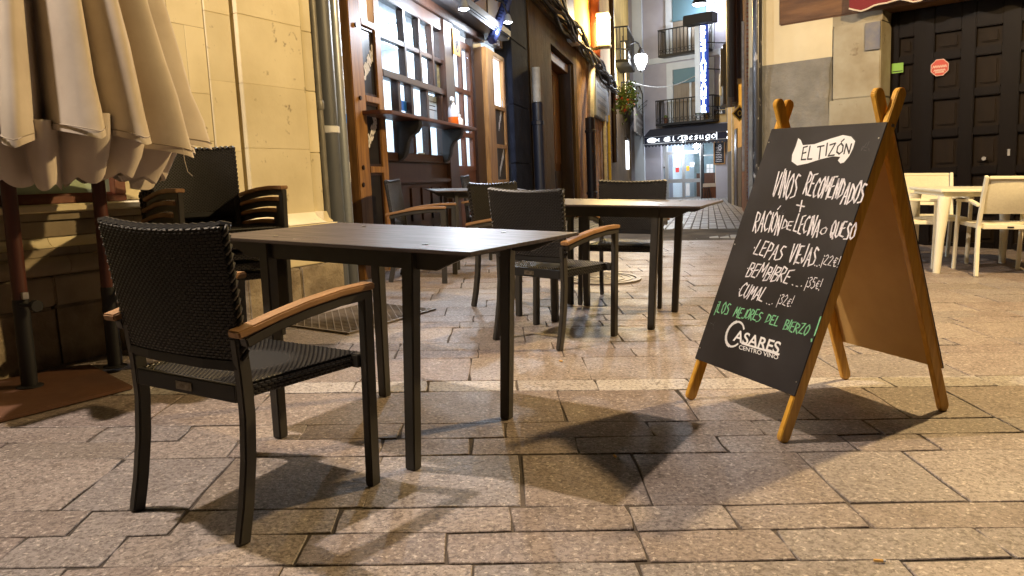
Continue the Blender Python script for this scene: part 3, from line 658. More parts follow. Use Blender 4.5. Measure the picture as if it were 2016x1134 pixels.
prof=[(3.25,.08,.3),(3.0,.22,.45),(2.6,.42,.6),(2.2,.60,.68),(1.9,.71,.74),(1.7,.78,.78),(1.5,.855,.80),(1.35,.91,.82),(1.22,.96,.84),(1.125,1.0,.85)]
for z,s,dp in prof:
    rings.append(canopy_ring(z,A0*s,B0*s,dp,zf=(lambda th,bl_,z=z: (-.05*bl_+.03*math.sin(3*th+1)*.6 if z<1.2 else (-.02*bl_ if z<1.4 else 0)))))
m=MB(); m.loft(rings,cap=False)
inner=[[(x*.988,y*.988,zz+.001) for x,y,zz in r] for r in rings[::-1]]; 
m.loft([rings[-1],inner[0]],cap=False)
m.loft(inner,cap=False); m.build('canopy',K['canvas'],pr,smooth='all')
m=MB(); hr=canopy_ring(1.15,A0*.9935,B0*.9935,.848,zf=lambda th,bl_:-.045*bl_+.03*math.sin(3*th+1)*.6); m.tube([(x*1.004,y*1.004,z) for x,y,z in hr]+[(hr[0][0]*1.004,hr[0][1]*1.004,hr[0][2])],.0022,5); m.build('hem_seam',K['hemseam'],pr)
# hem stitching line and scalloped valance gathered below
rv=[]
for z,s in ((1.20,.84),(1.10,.83),(1.03,.78),(.965,.70)):
    rv.append(canopy_ring(z,A0*s,B0*s,.62,zf=(lambda th,bl_,z=z:(-.035*abs(math.sin(th*15+.7))+.02*math.sin(4*th) if z<1.0 else 0)),tw=.12))
m=MB(); m.loft(rv,cap=False); m.loft([[(x*.96,y*.96,zz) for x,y,zz in r] for r in rv[::-1]],cap=False); m.loft([rv[-1],[(x*.96,y*.96,zz) for x,y,zz in rv[-1]]],cap=False)
m.build('valance',K['canvas'],pr,smooth='all')
MB().lathe([(.09,3.22),(.11,3.27),(.05,3.33),(0,3.35)],16).build('crown_cap',K['canvas'],pr,smooth=True)
MB().tube([(.30,-.52,1.08),(.302,-.525,1.02),(.31,-.53,.97),(.33,-.535,.95)],.0018,6).build('cord',K['canvas'],pr)
# ================================================================== BUILDINGS
def facM(fac):
    m=Matrix.Identity(4); y=-fac.n if fac.flip==1 else fac.n
    for i,v in enumerate((fac.d,y,Vector((0,0,1)),fac.p)):
        for j in range(3): m[j][i]=v[j]
    return m
def fb(mb,fac,name,mt,parent,**kw):
    """finish a mesh drawn in facade coordinates (s, n outward, z)"""
    if fac.flip==1: mb.v=[(x,-y,z) for x,y,z in mb.v]
    return mb.build(name,mt,parent,**kw)
def B(s0,s1,n0,n1,z0,z1): return MB().box(s0,s1,n0,n1,z0,z1)
K['lime']=mat('cream_limestone',(.74,.655,.43),.8,col2=(.61,.525,.32),scale=1.7,bump=.028,bscale=24,rnd=.07,lo=.42,hi=.72,speck=(.22,.17,.10),speck_scale=9,speck_at=.70)
K['lime_rough']=mat('weathered_rough_limestone',(.40,.33,.22),.9,col2=(.20,.155,.10),scale=5,bump=.10,bscale=18,rnd=.12)
K['lime_dark']=mat('darker_limestone',(.40,.335,.22),.85,col2=(.25,.20,.13),scale=3,bump=.03,bscale=30,rnd=.10)  # darker tone for the base courses and bands
K['jointm']=mat('old_wall_joint',(.50,.42,.27),.9,col2=(.36,.29,.18),scale=4)
K['green_pane']=mat('pale_green_blind',(.42,.52,.36),.35,col2=(.38,.48,.34),scale=1.5)
K['brown_paint']=mat('brown_painted_wood',(.16,.055,.028),.45,col2=(.22,.10,.05),scale=30,lo=.5,hi=.75)
# ---------------- stone building on the left
lb=thing('stone_building','pale limestone building with moulded base and window behind the parasol','building',facM(FL))
fb(B(-6,2.26,-1.2,-.02,-.4,9),FL,'wall_core',K['jointm'],lb)
rs=random.Random(5)
def course(z0,z1,s0,s1,n,mt,lens,name='stone_block',bev=.004,jit=.006):
    s=s0
    while s<s1-.02:
        w=min(rs.uniform(*lens),s1-s)
        if s1-s-w<.12: w=s1-s
        fb(B(s+.0012,s+w-.0012,-.0195,n+rs.uniform(-jit,jit),z0+.0012,z1-.0012),FL,name,mt,lb,bevel=bev)
        s+=w
course(-.35,.47,-4,1.30,.115,K['lime_rough'],(.35,.6),bev=.014,jit=.02)
course(.47,.622,-4,1.30,.10,K['lime_dark'],(.35,.7),bev=.008)
def mould(prof,z0,s0,s1,mt,name,lens=(.5,.9)):
    s=s0
    while s<s1-.02:
        w=min(rs.uniform(*lens),s1-s)
        if s1-s-w<.15: w=s1-s
        fb(MB().prism(prof,lambda a,b,t:(t,a,b),s+.0015,s+w-.0015),FL,name,mt,lb,smooth=True); s+=w
tor=[(-.0195,.624)]+[(.085+.055*math.cos(a),.672+.048*math.sin(a)) for a in [R_(q) for q in range(-90,91,18)]]+[(-.0195,.72)]
mould(tor,0,-4,1.30,K['lime_dark'],'torus_moulding')
mould([(-.0195,.722),(.088,.722),(.088,.762),(-.0195,.762)],0,-4,1.30,K['lime_dark'],'base_band')
mould([(-.0195,.764),(.084,.764),(.062,.772),(.042,.79),(.032,.812),(-.0195,.812)],0,-4,1.30,K['lime'],'cove_moulding')
course(.814,.90,-4,1.30,.03,K['lime_dark'],(.4,.8))
mould([(-.0195,.902),(.05,.902),(.055,.938),(-.0195,.938)],0,-4,1.30,K['lime_dark'],'base_band')
mould([(-.0195,.94),(.066,.94),(.085,.948),(.085,.972),(.07,.982),(-.0195,.982)],0,-4,1.30,K['lime'],'window_sill')
# window with brown frame
wi=fb(B(-3,.53,-.019,-.008,1.02,2.35),FL,'window',K['green_pane'],lb)
fb(B(-3,.60,-.0195,.035,.984,1.02),FL,'frame',K['brown_paint'],wi,bevel=.004)
fb(B(.53,.60,-.0195,.035,1.021,2.35),FL,'frame',K['brown_paint'],wi,bevel=.004)
fb(B(-3,.53,-.0075,.012,1.02,1.036),FL,'bottom_rail',K['brown_paint'],wi,bevel=.003)
zz=[.984,1.33,1.62,2.02,2.42,2.9,3.4,3.9,4.4]
for i in range(len(zz)-1):
    course(zz[i],zz[i+1],.605 if zz[i]<2.35 else -4,1.285,.012,K['lime'],(.4,.68),bev=.0015,jit=.001)
fb(B(-4,1.29,-.0192,.0105,2.36,4.4),FL,'joint_mortar',K['jointm'],lb); fb(B(.606,1.288,-.0192,.0107,.985,2.355),FL,'joint_mortar',K['jointm'],lb); fb(B(1.296,1.496,-.0192,.0195,.8,4.1),FL,'joint_mortar',K['jointm'],lb); fb(B(1.54,2.13,-.0192,.0475,.8,4.1),FL,'joint_mortar',K['jointm'],lb)
# pilaster at the corner
zz=[.80,1.27,1.71,2.13,2.6,3.1,3.6,4.1]
for i in range(len(zz)-1):
    fb(B(1.292,1.498,-.0195,.022+rs.uniform(-.001,.001),zz[i]+.0008,zz[i+1]-.0008),FL,'stone_block',K['lime'],lb,bevel=.0015)
    fb(B(1.535,2.135,-.0195,.050+rs.uniform(-.001,.001),zz[i]+.0008+.02*(i%2),zz[i+1]-.0008+.02*(1-i%2)),FL,'stone_block',K['lime'],lb,bevel=.0015)
    fb(B(2.1375,2.25,-.0195,.045,zz[i],zz[i+1]-.003),FL,'stone_block',K['lime'],lb,bevel=.004)
fb(MB().prism([(-.0195,.76),(.155,.76),(.150,.768),(.105,.785),(.072,.81),(.0495,.84),(-.0195,.84)],lambda a,b,t:(t,a,b),1.30,2.135),FL,'flared_foot',K['lime'],lb,smooth=True)
fb(MB().prism([(2.1375,.76),(2.24,.76),(2.232,.772),(2.20,.79),(2.175,.84),(2.1375,.84)],lambda a,b,t:(a,t,b),-.0195,.13),FL,'flared_foot',K['lime'],lb,smooth=True)
course(.47,.757,1.302,2.262,.165,K['lime'],(.4,.6),bev=.006)
course(-.35,.467,1.302,2.262,.185,K['lime_rough'],(.45,.7),bev=.01)
# ---------------- street lamp on that wall, above the frame: its light throws the shadows to the right
K['lampglass']=mat('lit_lantern_glass',(.9,.8,.65),.3,emit=(1,.80,.55),estr=8)
def lantern(t,size=1.0,mt=None):
    MB().lathe([(.02*size,.30*size),(.16*size,.22*size),(.17*size,.20*size),(.15*size,.19*size)],8).build('hood',K['iron'],t)
    MB().lathe([(.07*size,-.20*size),(.085*size,-.19*size),(.14*size,.185*size),(.13*size,.188*size)],8).build('glass',mt or K['lampglass'],t)
    MB().lathe([(.02*size,-.26*size),(.075*size,-.205*size),(.075*size,-.2*size),(0,-.2*size)],8).build('finial',K['iron'],t)
def light(name,power,col,M,radius=.1,parent=None,kind='POINT'):
    ld=bpy.data.lights.new(name,kind); ld.energy=power; ld.color=col
    if kind=='POINT': ld.shadow_soft_size=radius
    o=bpy.data.objects.new(name,ld); scn.collection.objects.link(o)
    if parent: o.parent=parent; o.matrix_basis=M
    else: o.matrix_basis=M
    return o
la=PLZ@Vector((-2.72,2.9,5.62))
t=thing('wall_lantern','iron street lantern bracketed high on the limestone building','street lamp',Matrix.Translation(la))
lantern(t,1.1)
wallp=FL.p+FL.d*((la-FL.p).dot(FL.d)); wl=wallp-la
MB().path([(0,0,.34),(wl.x*.5,wl.y*.5,.46),(wl.x,wl.y,.30)],.03,.03).build('bracket',K['iron'],t)
light('lantern_light',LAMP_WALL,(1.0,.84,.71),Matrix.Translation((0,0,-.34)),.07,t)
# ---------------- lamp post just outside the frame on the right: the yellow light
lp=PLZ@Vector((3.75,4.85,0))
t=thing('lamp_post','iron lamp post at the right of the terrace with a yellow lamp','street lamp',on_plaza(3.75,4.85))
MB().lathe([(.11,0),(.11,.25),(.07,.35),(.05,.8),(.038,3.75),(.05,3.8)],16).build('post',K['iron'],t,smooth=True)
h=MB().lathe([(.02,.30),(.16,.22),(.17,.20),(.15,.19)],8); h.v=[(x,y,z+4.1) for x,y,z in h.v]; h.build('hood',K['iron'],t)
h=MB().lathe([(.05,-.30),(.14,.185),(.13,.188)],8); h.v=[(x,y,z+4.1) for x,y,z in h.v]
K['yellowglass']=mat('yellow_lamp_glass',(.9,.7,.4),.3,emit=(1,.66,.25),estr=4)
K['yellowglass'].use_nodes=True
ar=MB().path([(0,0,3.82),(-.18,-.1,4.1),(-.30,-.17,4.12)],.03,.03).build('arm',K['iron'],t)
h.v=[(x-.34,y-.19,z*.6+1.55) for x,y,z in h.v]; h.build('glass',K['yellowglass'],t)
light('lamp_light',LAMP_POST,(1.0,.70,.33),Matrix.Translation((-.34,-.19,3.78)),.07,t)

# ================================================================== THE BAR FRONT
K['oak']=mat('lamp_orange_timber',(.38,.195,.058),.5,col2=(.21,.10,.030),scale=4,stretch=(6,6,.7),bump=.012,bscale=30)  # brown timber with the lamp's orange put into its colour
K['walnut']=mat('dark_brown_joinery',(.040,.017,.009),.38,col2=(.022,.009,.005),scale=5,stretch=(5,5,.8),bump=.004,bscale=40)
K['doorwood']=mat('red_brown_door',(.12,.038,.014),.4,col2=(.075,.024,.009),scale=5,stretch=(5,5,.8))
K['pvc']=mat('grey_downpipe',(.11,.12,.14),.45,col2=(.09,.10,.118),scale=3)
K['galv']=mat('galvanised_pipe',(.40,.44,.50),.38,.5,col2=(.30,.34,.40),scale=7,rvar=.08)
K['conduit']=mat('zinc_conduit',(.24,.23,.20),.5,.3,col2=(.18,.17,.145),scale=6)
K['soot']=mat('dark_render',(.022,.022,.028),.8)
K['room']=mat('white_room_wall',(.80,.84,.88),.6)
K['ceil_lamp']=mat('fluorescent_panel',(.9,.95,1),.5,emit=(.74,.87,1.0),estr=48)
K['pane']=glass('window_pane')
K['glossblue']=mat('glossy_blue_black_fascia',(.012,.016,.045),.08,spec=.8)
bar=thing('tavern','timber tavern front with many-paned lit window, door and side blackboards','tavern',facM(FB))
fbb=lambda mb,name,mt,parent=bar,**kw: fb(mb,FB,name,mt,parent,**kw)
fbb(B(-.45,.255,-.9,-.16,-.3,9),'wall',K['soot']); fbb(B(.255,6.3,-.95,-.30,3.25,10),'wall',K['soot'])
fbb(B(-.43,-.25,-.159,-.02,-.3,9),'stone_return',K['lime'])
# post with coach bolts
pst=fbb(B(.262,.515,-.12,.03,-.1,3.02),'timber_post',K['oak'],bevel=.008)
K['bolt']=mat('dark_bolt',(.05,.03,.02),.4,.6)
for (px,py) in ((699,49),(708,193),(714,330),(714,364)):
    s,z=FB.hit(px,py,.03); fbb(MB().prism([(s+.022*math.cos(k*.785),z+.022*math.sin(k*.785)) for k in range(8)],lambda a,b,t:(a,t,b),.0305,.045),'bolt',K['bolt'],pst,bevel=.004)
def blackboard(s0,s1,z0,z1,n=-.01,mt=None):
    b=fbb(B(s0,s1,n-.02,n,z0,z1),'blackboard',mt or K['slate']); return b
def side_case(s0,s1,stile,zs,lit,ztop):
    """narrow display case: shelves with blackboards between them, lit glass on top"""
    fbb(B(s1-stile,s1,-.12,.015,-.1,ztop),'stile',K['oak'],bevel=.005)
    fbb(B(s0,s0+.03,-.12,.012,-.1,ztop),'stile',K['oak'],bevel=.004)
    for z in zs: fbb(B(s0+.031,s1-stile-.001,-.10,.02,z-.028,z+.028),'shelf',K['oak'],bevel=.004)
    fbb(B(s0+.031,s1-stile-.001,-.10,.02,ztop-.06,ztop),'shelf',K['oak'],bevel=.004)
    return b
K['litpanel']=mat('backlit_opal_panel',(.9,.95,1),.4,emit=(.85,.93,1.0),estr=3.2)
def writing(text,p0,p1,h,hw,fac,off,mt,parent,name='chalk_script',seed=1,lean=.2,jit=.02):
    s0,z0=fac.hit(*p0,off); s1,z1=fac.hit(*p1,off); a=Vector((s0,z0)); d=Vector((s1-s0,z1-z0)); hv=Vector((-d.y,d.x)).normalized()*h
    st,w=strokes(text,lean=lean,jit=jit,gap=.05,rr=random.Random(seed)); m=MB()
    for s in st: ribbon(m,[a+d/w*x+hv*y for x,y in s],hw,lambda q,r:(q,off,r))
    return fb(m,fac,name,mt,parent)
K['chalk_lit']=mat('white_chalk_script',(.9,.9,.95),.8)
zs=[2.43,1.775,1.155]
side_case(.516,.985,.13,zs,True,3.02)
fbb(B(.55,.85,-.06,-.05,2.46,2.955),'lit_panel',K['litpanel'])
b1=blackboard(.55,.85,1.805,2.40); b2=blackboard(.55,.85,1.185,1.745); b3=blackboard(.55,.85,.3,1.125)
for b,z0,z1 in ((b1,1.805,2.40),(b2,1.185,1.745),(b3,.3,1.125)):
    for q in ((.55,.572,z0,z1),(.828,.85,z0,z1),(.5725,.8275,z0,z0+.022),(.5725,.8275,z1-.022,z1)):
        fbb(B(q[0],q[1],-.0095,.002,q[2],q[3]),'thin_frame',K['walnut'],b)
writing('Carnes',(718,162),(738,105),.14,.015,FB,-.008,K['chalk_lit'],b1,seed=2)
writing('Pescados',(724,303),(746,232),.13,.012,FB,-.008,K['chalk_lit'],b2,seed=3)
# window
S=lambda px,py,off=-.05: FB.hit(px,py,off)[0]
wf=fbb(B(1.0,3.06,-.12,-.02,2.76,2.90),'window_head',K['walnut'],bevel=.006)
fbb(B(1.0,1.06,-.12,-.015,1.25,2.76),'window_stile',K['walnut'],bevel=.005)
fbb(B(3.0,3.36,-.14,.0,-.1,2.90),'window_post',K['walnut'],bevel=.006)
fbb(B(1.06,3.0,-.12,-.01,2.025,2.095),'window_rail',K['walnut'],bevel=.006)
fbb(B(1.0,3.0,-.12,.0,1.24,1.325),'window_sill',K['walnut'],bevel=.008)
cols=[1.06]+[S(792,60),S(822,70),S(848,90)]+[3.0]
for i in range(4):
    if i: fbb(B(cols[i]-.032,cols[i]+.032,-.10,-.025,2.096,2.759),'muntin',K['walnut'],bevel=.005)
    fbb(B(cols[i]+.033 if i else 1.061,cols[i+1]-.033 if i<3 else 2.999,-.098,-.028,2.385,2.435),'muntin',K['walnut'],bevel=.004)
    for z0,z1 in ((2.436,2.759),(2.096,2.384)):
        fbb(B(cols[i]+.033 if i else 1.061,cols[i+1]-.033 if i<3 else 2.999,-.072,-.068,z0,z1),'pane',K['pane'])
lc=[1.06]+[S(784,230),S(810,240),S(840,240),S(868,240)]+[3.0]
for i in range(5):
    if i: fbb(B(lc[i]-.04,lc[i]+.04,-.10,-.022,1.326,2.024),'muntin',K['walnut'],bevel=.005)
    fbb(B(lc[i]+(.041 if i else .001),lc[i+1]-(.041 if i<4 else .001),-.072,-.068,1.326,2.024),'pane',K['pane'])
# panelled dado below the window
fbb(B(.99,3.0,-.14,-.05,-.1,1.239),'dado',K['walnut'])
fbb(B(.99,3.0,-.049,-.005,1.02,1.07),'dado_rail',K['walnut'],bevel=.01)
for k in range(6):
    s0=1.03+k*.33; 
    for z0,z1 in ((.62,.98),(.12,.56)):
        fbb(B(s0,s0+.27,-.049,-.030,z0,z1),'raised_panel',K['walnut'],bevel=.014)
# drinks shelf on curved brackets
s0=FB.hit(762,213,.26)[0]; s1=FB.hit(941,258,.26)[0]; zs_=1.66
zs_=(FB.hit(762,213,.26)[1]+FB.hit(941,258,.26)[1])/2-.02
shelf=fbb(MB().prism([(s0,0),(s1,0),(s1,.20),(s1-.06,.26),(s0+.10,.26),(s0,.2)],lambda a,b,t:(a,b,t),zs_,zs_+.035),'drinks_shelf',K['doorwood'],bevel=.006)
for px in (803,888):
    sb=FB.hit(px,250,.1)[0]
    pf=[(0,zs_-.003),(.235,zs_-.003),(.235,zs_-.05),(.20,zs_-.11),(.13,zs_-.15),(.10,zs_-.21),(.085,zs_-.29),(.05,zs_-.35),(0,zs_-.38)]
    fbb(MB().prism(pf,lambda a,b,t:(t,a,b),sb-.05,sb+.05),'shelf_bracket',K['black'],shelf,bevel=.006)
# door
fbb(B(3.36,3.42,-.14,-.02,-.1,2.86),'door_jamb',K['walnut'],bevel=.004); 
dr=fbb(B(3.43,4.36,-.11,-.07,-.05,1.17),'door',K['doorwood'])
for a,b in ((3.43,3.53),(3.86,3.93),(4.26,4.36)): fbb(B(a,b,-.115,-.06,1.171,2.80),'door_stile',K['doorwood'],dr,bevel=.004)
for z in (1.19,1.62,2.17,2.71): fbb(B(3.531,4.259,-.113,-.062,z-.03 if z<2.7 else z,z+.03 if z<2.7 else 2.80),'door_rail',K['doorwood'],dr,bevel=.004)
for a,b in ((3.531,3.859),(3.931,4.259)):
    for z0,z1 in ((1.221,1.589),(1.651,2.139),(2.201,2.709)): fbb(B(a,b,-.092,-.088,z0,z1),'pane',K['pane'],dr)
    fbb(B(a,b,-.0695,-.052,.25,1.05),'raised_panel',K['doorwood'],dr,bevel=.016)
fbb(B(4.37,4.80,-.14,-.03,-.1,2.90),'door_jamb',K['walnut'],bevel=.005)
fbb(B(.99,4.81,-.14,.02,2.905,3.01),'header_beam',K['walnut'],bevel=.008)
# second post and display case
fbb(B(4.81,5.22,-.12,.03,-.1,2.86),'timber_post',K['oak'],bevel=.008)
side_case(5.225,5.98,.09,[2.08,1.52,1.0],True,2.86)
fbb(B(5.26,5.885,-.06,-.05,2.11,2.795),'lit_panel',K['litpanel'])
c1=blackboard(5.26,5.885,1.55,2.05); c2=blackboard(5.26,5.885,1.03,1.49); c3=blackboard(5.26,5.885,.2,.97)
for p0,p1,b,sd in (((982,250),(990,200),c1,5),((984,340),(992,298),c2,6)):
    s0,z0=FB.hit(*p0,-.008); s1,z1=FB.hit(*p1,-.008); m=MB(); rr=random.Random(sd); pts=[]
    for k in range(26): pts.append((s0+(s1-s0)*k/25+rr.uniform(-.02,.02),z0+(z1-z0)*k/25+(.05 if k%2 else -.05)))
    ribbon(m,pts,.012,lambda q,r:(q,-.008,r)); fbb(m,'chalk_script',K['chalk_lit'],b)
# awning cassette and glossy fascia above
fbb(B(-.2,5.25,-.14,.30,3.012,3.13),'awning_cassette',K['iron'],bevel=.02)
fbb(B(-.2,5.25,.12,.27,2.985,3.011),'awning_front_bar',K['iron'],bevel=.008)
fbb(B(.3,5.2,-.12,-.02,3.131,4.6),'glossy_fascia',K['glossblue'])
fbb(B(2.45,2.66,-.0195,.03,3.14,4.4),'red_board',mat('red_board',(.5,.05,.03),.4))
fbb(B(5.2,6.0,-.12,-.01,3.0,4.6),'boarded_panel',K['walnut'])
# lit room behind the panes
rm=thing('bar_interior','brightly lit white room seen through the bar window panes','room',facM(FB))
fr2=lambda mb,name,mt,**kw: fb(mb,FB,name,mt,rm,**kw)
fr2(B(.3,6.0,-2.6,-2.5,0,3.2),'back_wall',K['room']); fr2(B(.25,.3,-2.5,-.17,0,3.2),'side_wall',K['room']); fr2(B(6.0,6.05,-2.5,-.15,0,3.2),'side_wall',K['room'])
fr2(B(.3,6.0,-2.5,-.15,3.12,3.2),'room_ceiling',K['room']); fr2(B(.3,6.0,-2.5,-.16,-.1,.15),'room_floor',mat('room_floor',(.3,.25,.2),.5))
for s in (.9,2.0,3.1,4.2,5.2): fr2(B(s,s+.75,-1.6,-.9,3.09,3.115),'ceiling_lamp',K['ceil_lamp'])
fr2(B(1.2,3.2,-2.2,-1.75,.15,1.25),'bar_counter',K['doorwood']); fr2(B(3.35,5.5,-2.49,-2.2,1.5,1.54),'wall_shelf',K['walnut'])
fr2(B(2.55,2.75,-1.2,-1.0,.2,3.1),'room_column',mat('grey_column',(.42,.42,.5),.5))
# things stuck on or standing behind the glass
K['pink']=mat('pink_leaflet',(.75,.30,.35),.6); K['bluebox']=mat('blue_box',(.03,.22,.75),.4); K['ochre']=mat('ochre_print',(.50,.33,.10),.6,col2=(.15,.09,.05),scale=16)
def notice(x0,y0,x1,y1,mt,label,off=-.08,name='notice',lines=0):
    s0,z0=FB.hit(x0,y1,off); s1,z1=FB.hit(x1,y0,off); zc=FB.hit(x0,y0,off)[1]
    t=thing(name,label,'notice',facM(FB)@Matrix.Translation((s0,-off if FB.flip==1 else off,min(z0,z1))))
    h=abs(zc-z0); m=MB().box(0,s1-s0,-.001,.001,0,h); m.build('sheet',mt,t)
    for k in range(lines): MB().box((s1-s0)*.15,(s1-s0)*(.8-.1*(k%2)),-.0018,-.0012,h*(.75-.18*k)-.008,h*(.75-.18*k)+.004).build('text_line',K['slate'],t)
    return t
notice(862,126,874,178,K['ochre'],'yellow patterned poster in the pane left of the bar door')
notice(842,186,862,232,K['paper'],'white printed notice behind the bar window above the shelf',lines=3)
notice(868,194,886,238,K['pink'],'pink leaflet behind the bar window beside the spray bottle',lines=2)
notice(784,196,803,216,K['bluebox'],'bright blue card behind the bar window above the shelf')
notice(824,300,838,312,K['paper'],'small white card low in the bar window')
s0,z0=FB.hit(760,168,-.2)
t=thing('round_top_board','dark round-topped board with chalk writing standing inside the bar window','board',facM(FB)@Matrix.Translation((1.24,.16,1.33)))
MB().prism([(-.15,0),(.15,0),(.15,.5)]+[(.15*math.cos(R_(a)),.5+.12*math.sin(R_(a))) for a in range(15,180,15)]+[(-.15,.5)],lambda a,b,tt:(a,tt,b),-.01,.01).build('panel',K['slate'],t)
for k in range(3): MB().box(-.09,.08-.02*k,-.0135,-.0105,.28+.07*k,.295+.07*k).build('chalk_mark',K['chalk'],t)
t=thing('oval_hanger','orange sign with black emblem hung on the post beside the bar door','sign',facM(FB)@Matrix.Translation((3.19,-.012,2.36)))
s0,z0=FB.hit(893,106,.012); s1,z1=FB.hit(903,55,.012); t.matrix_basis=facM(FB)@Matrix.Translation((s0,-.012,z0))
t.name='hanging_sign'; H=FB.hit(893,55,.012)[1]-z0; W_=s1-s0
MB().box(0,W_,-.006,.004,0,H).build('sign_board',mat('orange_sign',(.72,.33,.03),.5,col2=(.62,.27,.02),scale=10),t,bevel=.002)
m=MB()
for cx,cz,r in ((.5,.62,.16),(.42,.45,.12),(.55,.35,.14)):
    pts=[(W_*cx+W_*1.2*r*math.cos(a),H*cz+W_*1.6*r*math.sin(a)) for a in [R_(q) for q in range(0,361,30)]]
    ribbon(m,pts,.012,lambda q,r_:(q,-.0072,r_))
m.build('emblem',K['black'],t)
# bottles on the shelf
K['spraywhite']=mat('white_plastic',(.8,.82,.85),.35); K['orangeliq']=mat('orange_liquid',(.75,.16,.02),.25); K['softpl']=mat('translucent_plastic',(.62,.64,.72),.25)
sb=FB.hit(893,246,.12)[0]
t=thing('spray_bottle','white spray bottle with orange liquid on the drinks shelf','bottle',facM(FB)@Matrix.Translation((sb,-.12,zs_+.0355)))
MB().lathe([(.055,0),(.06,.01),(.06,.10),(.0,.101)],16).build('liquid',K['orangeliq'],t,smooth=True)
MB().lathe([(.0602,.1015),(.060,.16),(.05,.21),(.024,.25),(.02,.27),(0,.271)],16).build('bottle_body',K['softpl'],t,smooth=True)
MB().box(-.045,.03,-.018,.018,.272,.33).build('spray_head',K['spraywhite'],t,bevel=.008); MB().bar((-.045,0,.285),(-.065,0,.24),.012,.012).build('trigger',K['black'],t)
sb=FB.hit(905,250,.14)[0]
t=thing('gel_dispenser','small white pump dispenser of hand gel on the drinks shelf','dispenser',facM(FB)@Matrix.Translation((sb,-.14,zs_+.0355)))
MB().lathe([(.042,0),(.045,.01),(.045,.085),(.02,.10),(.016,.12),(0,.121)],16).build('bottle_body',K['spraywhite'],t,smooth=True)
MB().lathe([(.02,.1215),(.02,.14),(.006,.142),(.006,.165),(0,.166)],12).build('pump',K['spraywhite'],t,smooth=True); MB().box(-.035,.006,-.008,.008,.1665,.18).build('spout',K['spraywhite'],t,bevel=.003)
sb=FB.hit(914,256,.16)[0]
t=thing('paper_napkins','small stack of white napkins at the end of the drinks shelf','napkins',facM(FB)@Matrix.Translation((sb,-.15,zs_+.0355)))
for k in range(4): MB().box(-.06+.004*k,.06+.003*k,-.05,.05,.005*k,.005*k+.0045).build('napkin',K['paper'],t)
# spot lamps over the bar
K['spotlit']=mat('lit_spot_lens',(1,1,1),.3,emit=(.88,.94,1.0),estr=18)
for i,(px,py,off,lab) in enumerate(((913,18,.42,'lit white spot lamp above the bar window'),(1000,44,.45,'lit white spot lamp at the corner of the bar beside the dark pier'))):
    s,z=FB.hit(px,py,off); t=thing('spot_lamp',lab,'lamp',facM(FB)@Matrix.Translation((s,-off,z)),'spot lamps over the bar')
    MB().lathe([(.012,.11),(.032,.09),(.058,.015),(.062,0),(.055,.0)],16).build('lamp_shade',K['galv'],t,smooth=True)
    MB().lathe([(0,.0),(.03,-.014),(.054,.002),(0,.003)],16).build('lens',K['spotlit'],t,smooth=True)
    MB().tube([(0,0,.10),(0,.06,.26),(0,off*.6,.36),(0,off-.0,.30)],.014,8).build('arm',K['iron'],t,smooth=True)
    light('spot_light',150 if i==0 else 90,(.80,.88,1.0),Matrix.Translation((0,0,-.06)),.05,t)
# tied-up blind cord wrapped in foil over the door
s,z=FB.hit(975,80,.3); s2,z2=FB.hit(1005,0,.3)
t=thing('wrapped_cable','thick dark cable bundle slanting over the end of the bar front','cable',facM(FB)@Matrix.Translation((s,-.25,z)))
m=MB(); n=14
for k in range(n):
    a=Vector(((s2-s)*k/n,0,(z2-z)*k/n)); b=Vector(((s2-s)*(k+.9)/n,0,(z2-z)*(k+.9)/n)); m.tube([a,(a+b)/2,b],[.05,.07,.05],8)
m.build('cable_wrap',K['glossblue'],t,smooth=True)
# ---------------- pipes in the corner
t=thing('conduit_pipe','thin zinc conduit running down the corner beside the limestone pilaster','pipe',facM(FB)@Matrix.Translation((-.405,-.03,0)))
MB().tube([(0,0,.0),(0,0,1.62),(0,0,5)],.033,10).build('pipe',K['conduit'],t,smooth=True); MB().lathe([(.038,1.60),(.042,1.61),(.042,1.66),(.038,1.67)],12).build('coupling',K['conduit'],t,smooth=True)
t=thing('grey_downpipe','wide grey plastic downpipe with a white clamp between the conduit and steel pipe','pipe',facM(FB)@Matrix.Translation((-.225,.0,0)))
MB().tube([(0,0,.05),(0,0,5)],.088,18).build('pipe',K['pvc'],t,smooth=True)
z=FB.hit(660,258,0)[1]; MB().lathe([(.090,z-.028),(.097,z-.024),(.097,z+.024),(.090,z+.028)],18).build('clamp',K['spraywhite'],t,smooth=True)
t=thing('steel_downpipe','galvanised steel downpipe with tape and stickers beside the timber post','pipe',facM(FB)@Matrix.Translation((-.055,-.03,0)))
MB().tube([(0,0,.45),(0,0,5)],.058,16).build('pipe',K['galv'],t,smooth=True)
MB().tube([(0,0,.15),(0,0,.47)],.068,16).build('shoe',K['pvc'],t,smooth=True)
for z_,h_,mt_ in ((1.95,.09,K['paper']),(1.80,.06,K['paper']),(1.52,.07,K['bluebox']),(1.05,.16,K['paper'])):
    m=MB(); m.loft([[(.0592*math.cos(a),-.0592*math.sin(a),zz_) for a in [R_(q) for q in range(20,100,10)]] for zz_ in (z_,z_+h_)],cap=False,close=False); m.build('sticker',mt_,t)
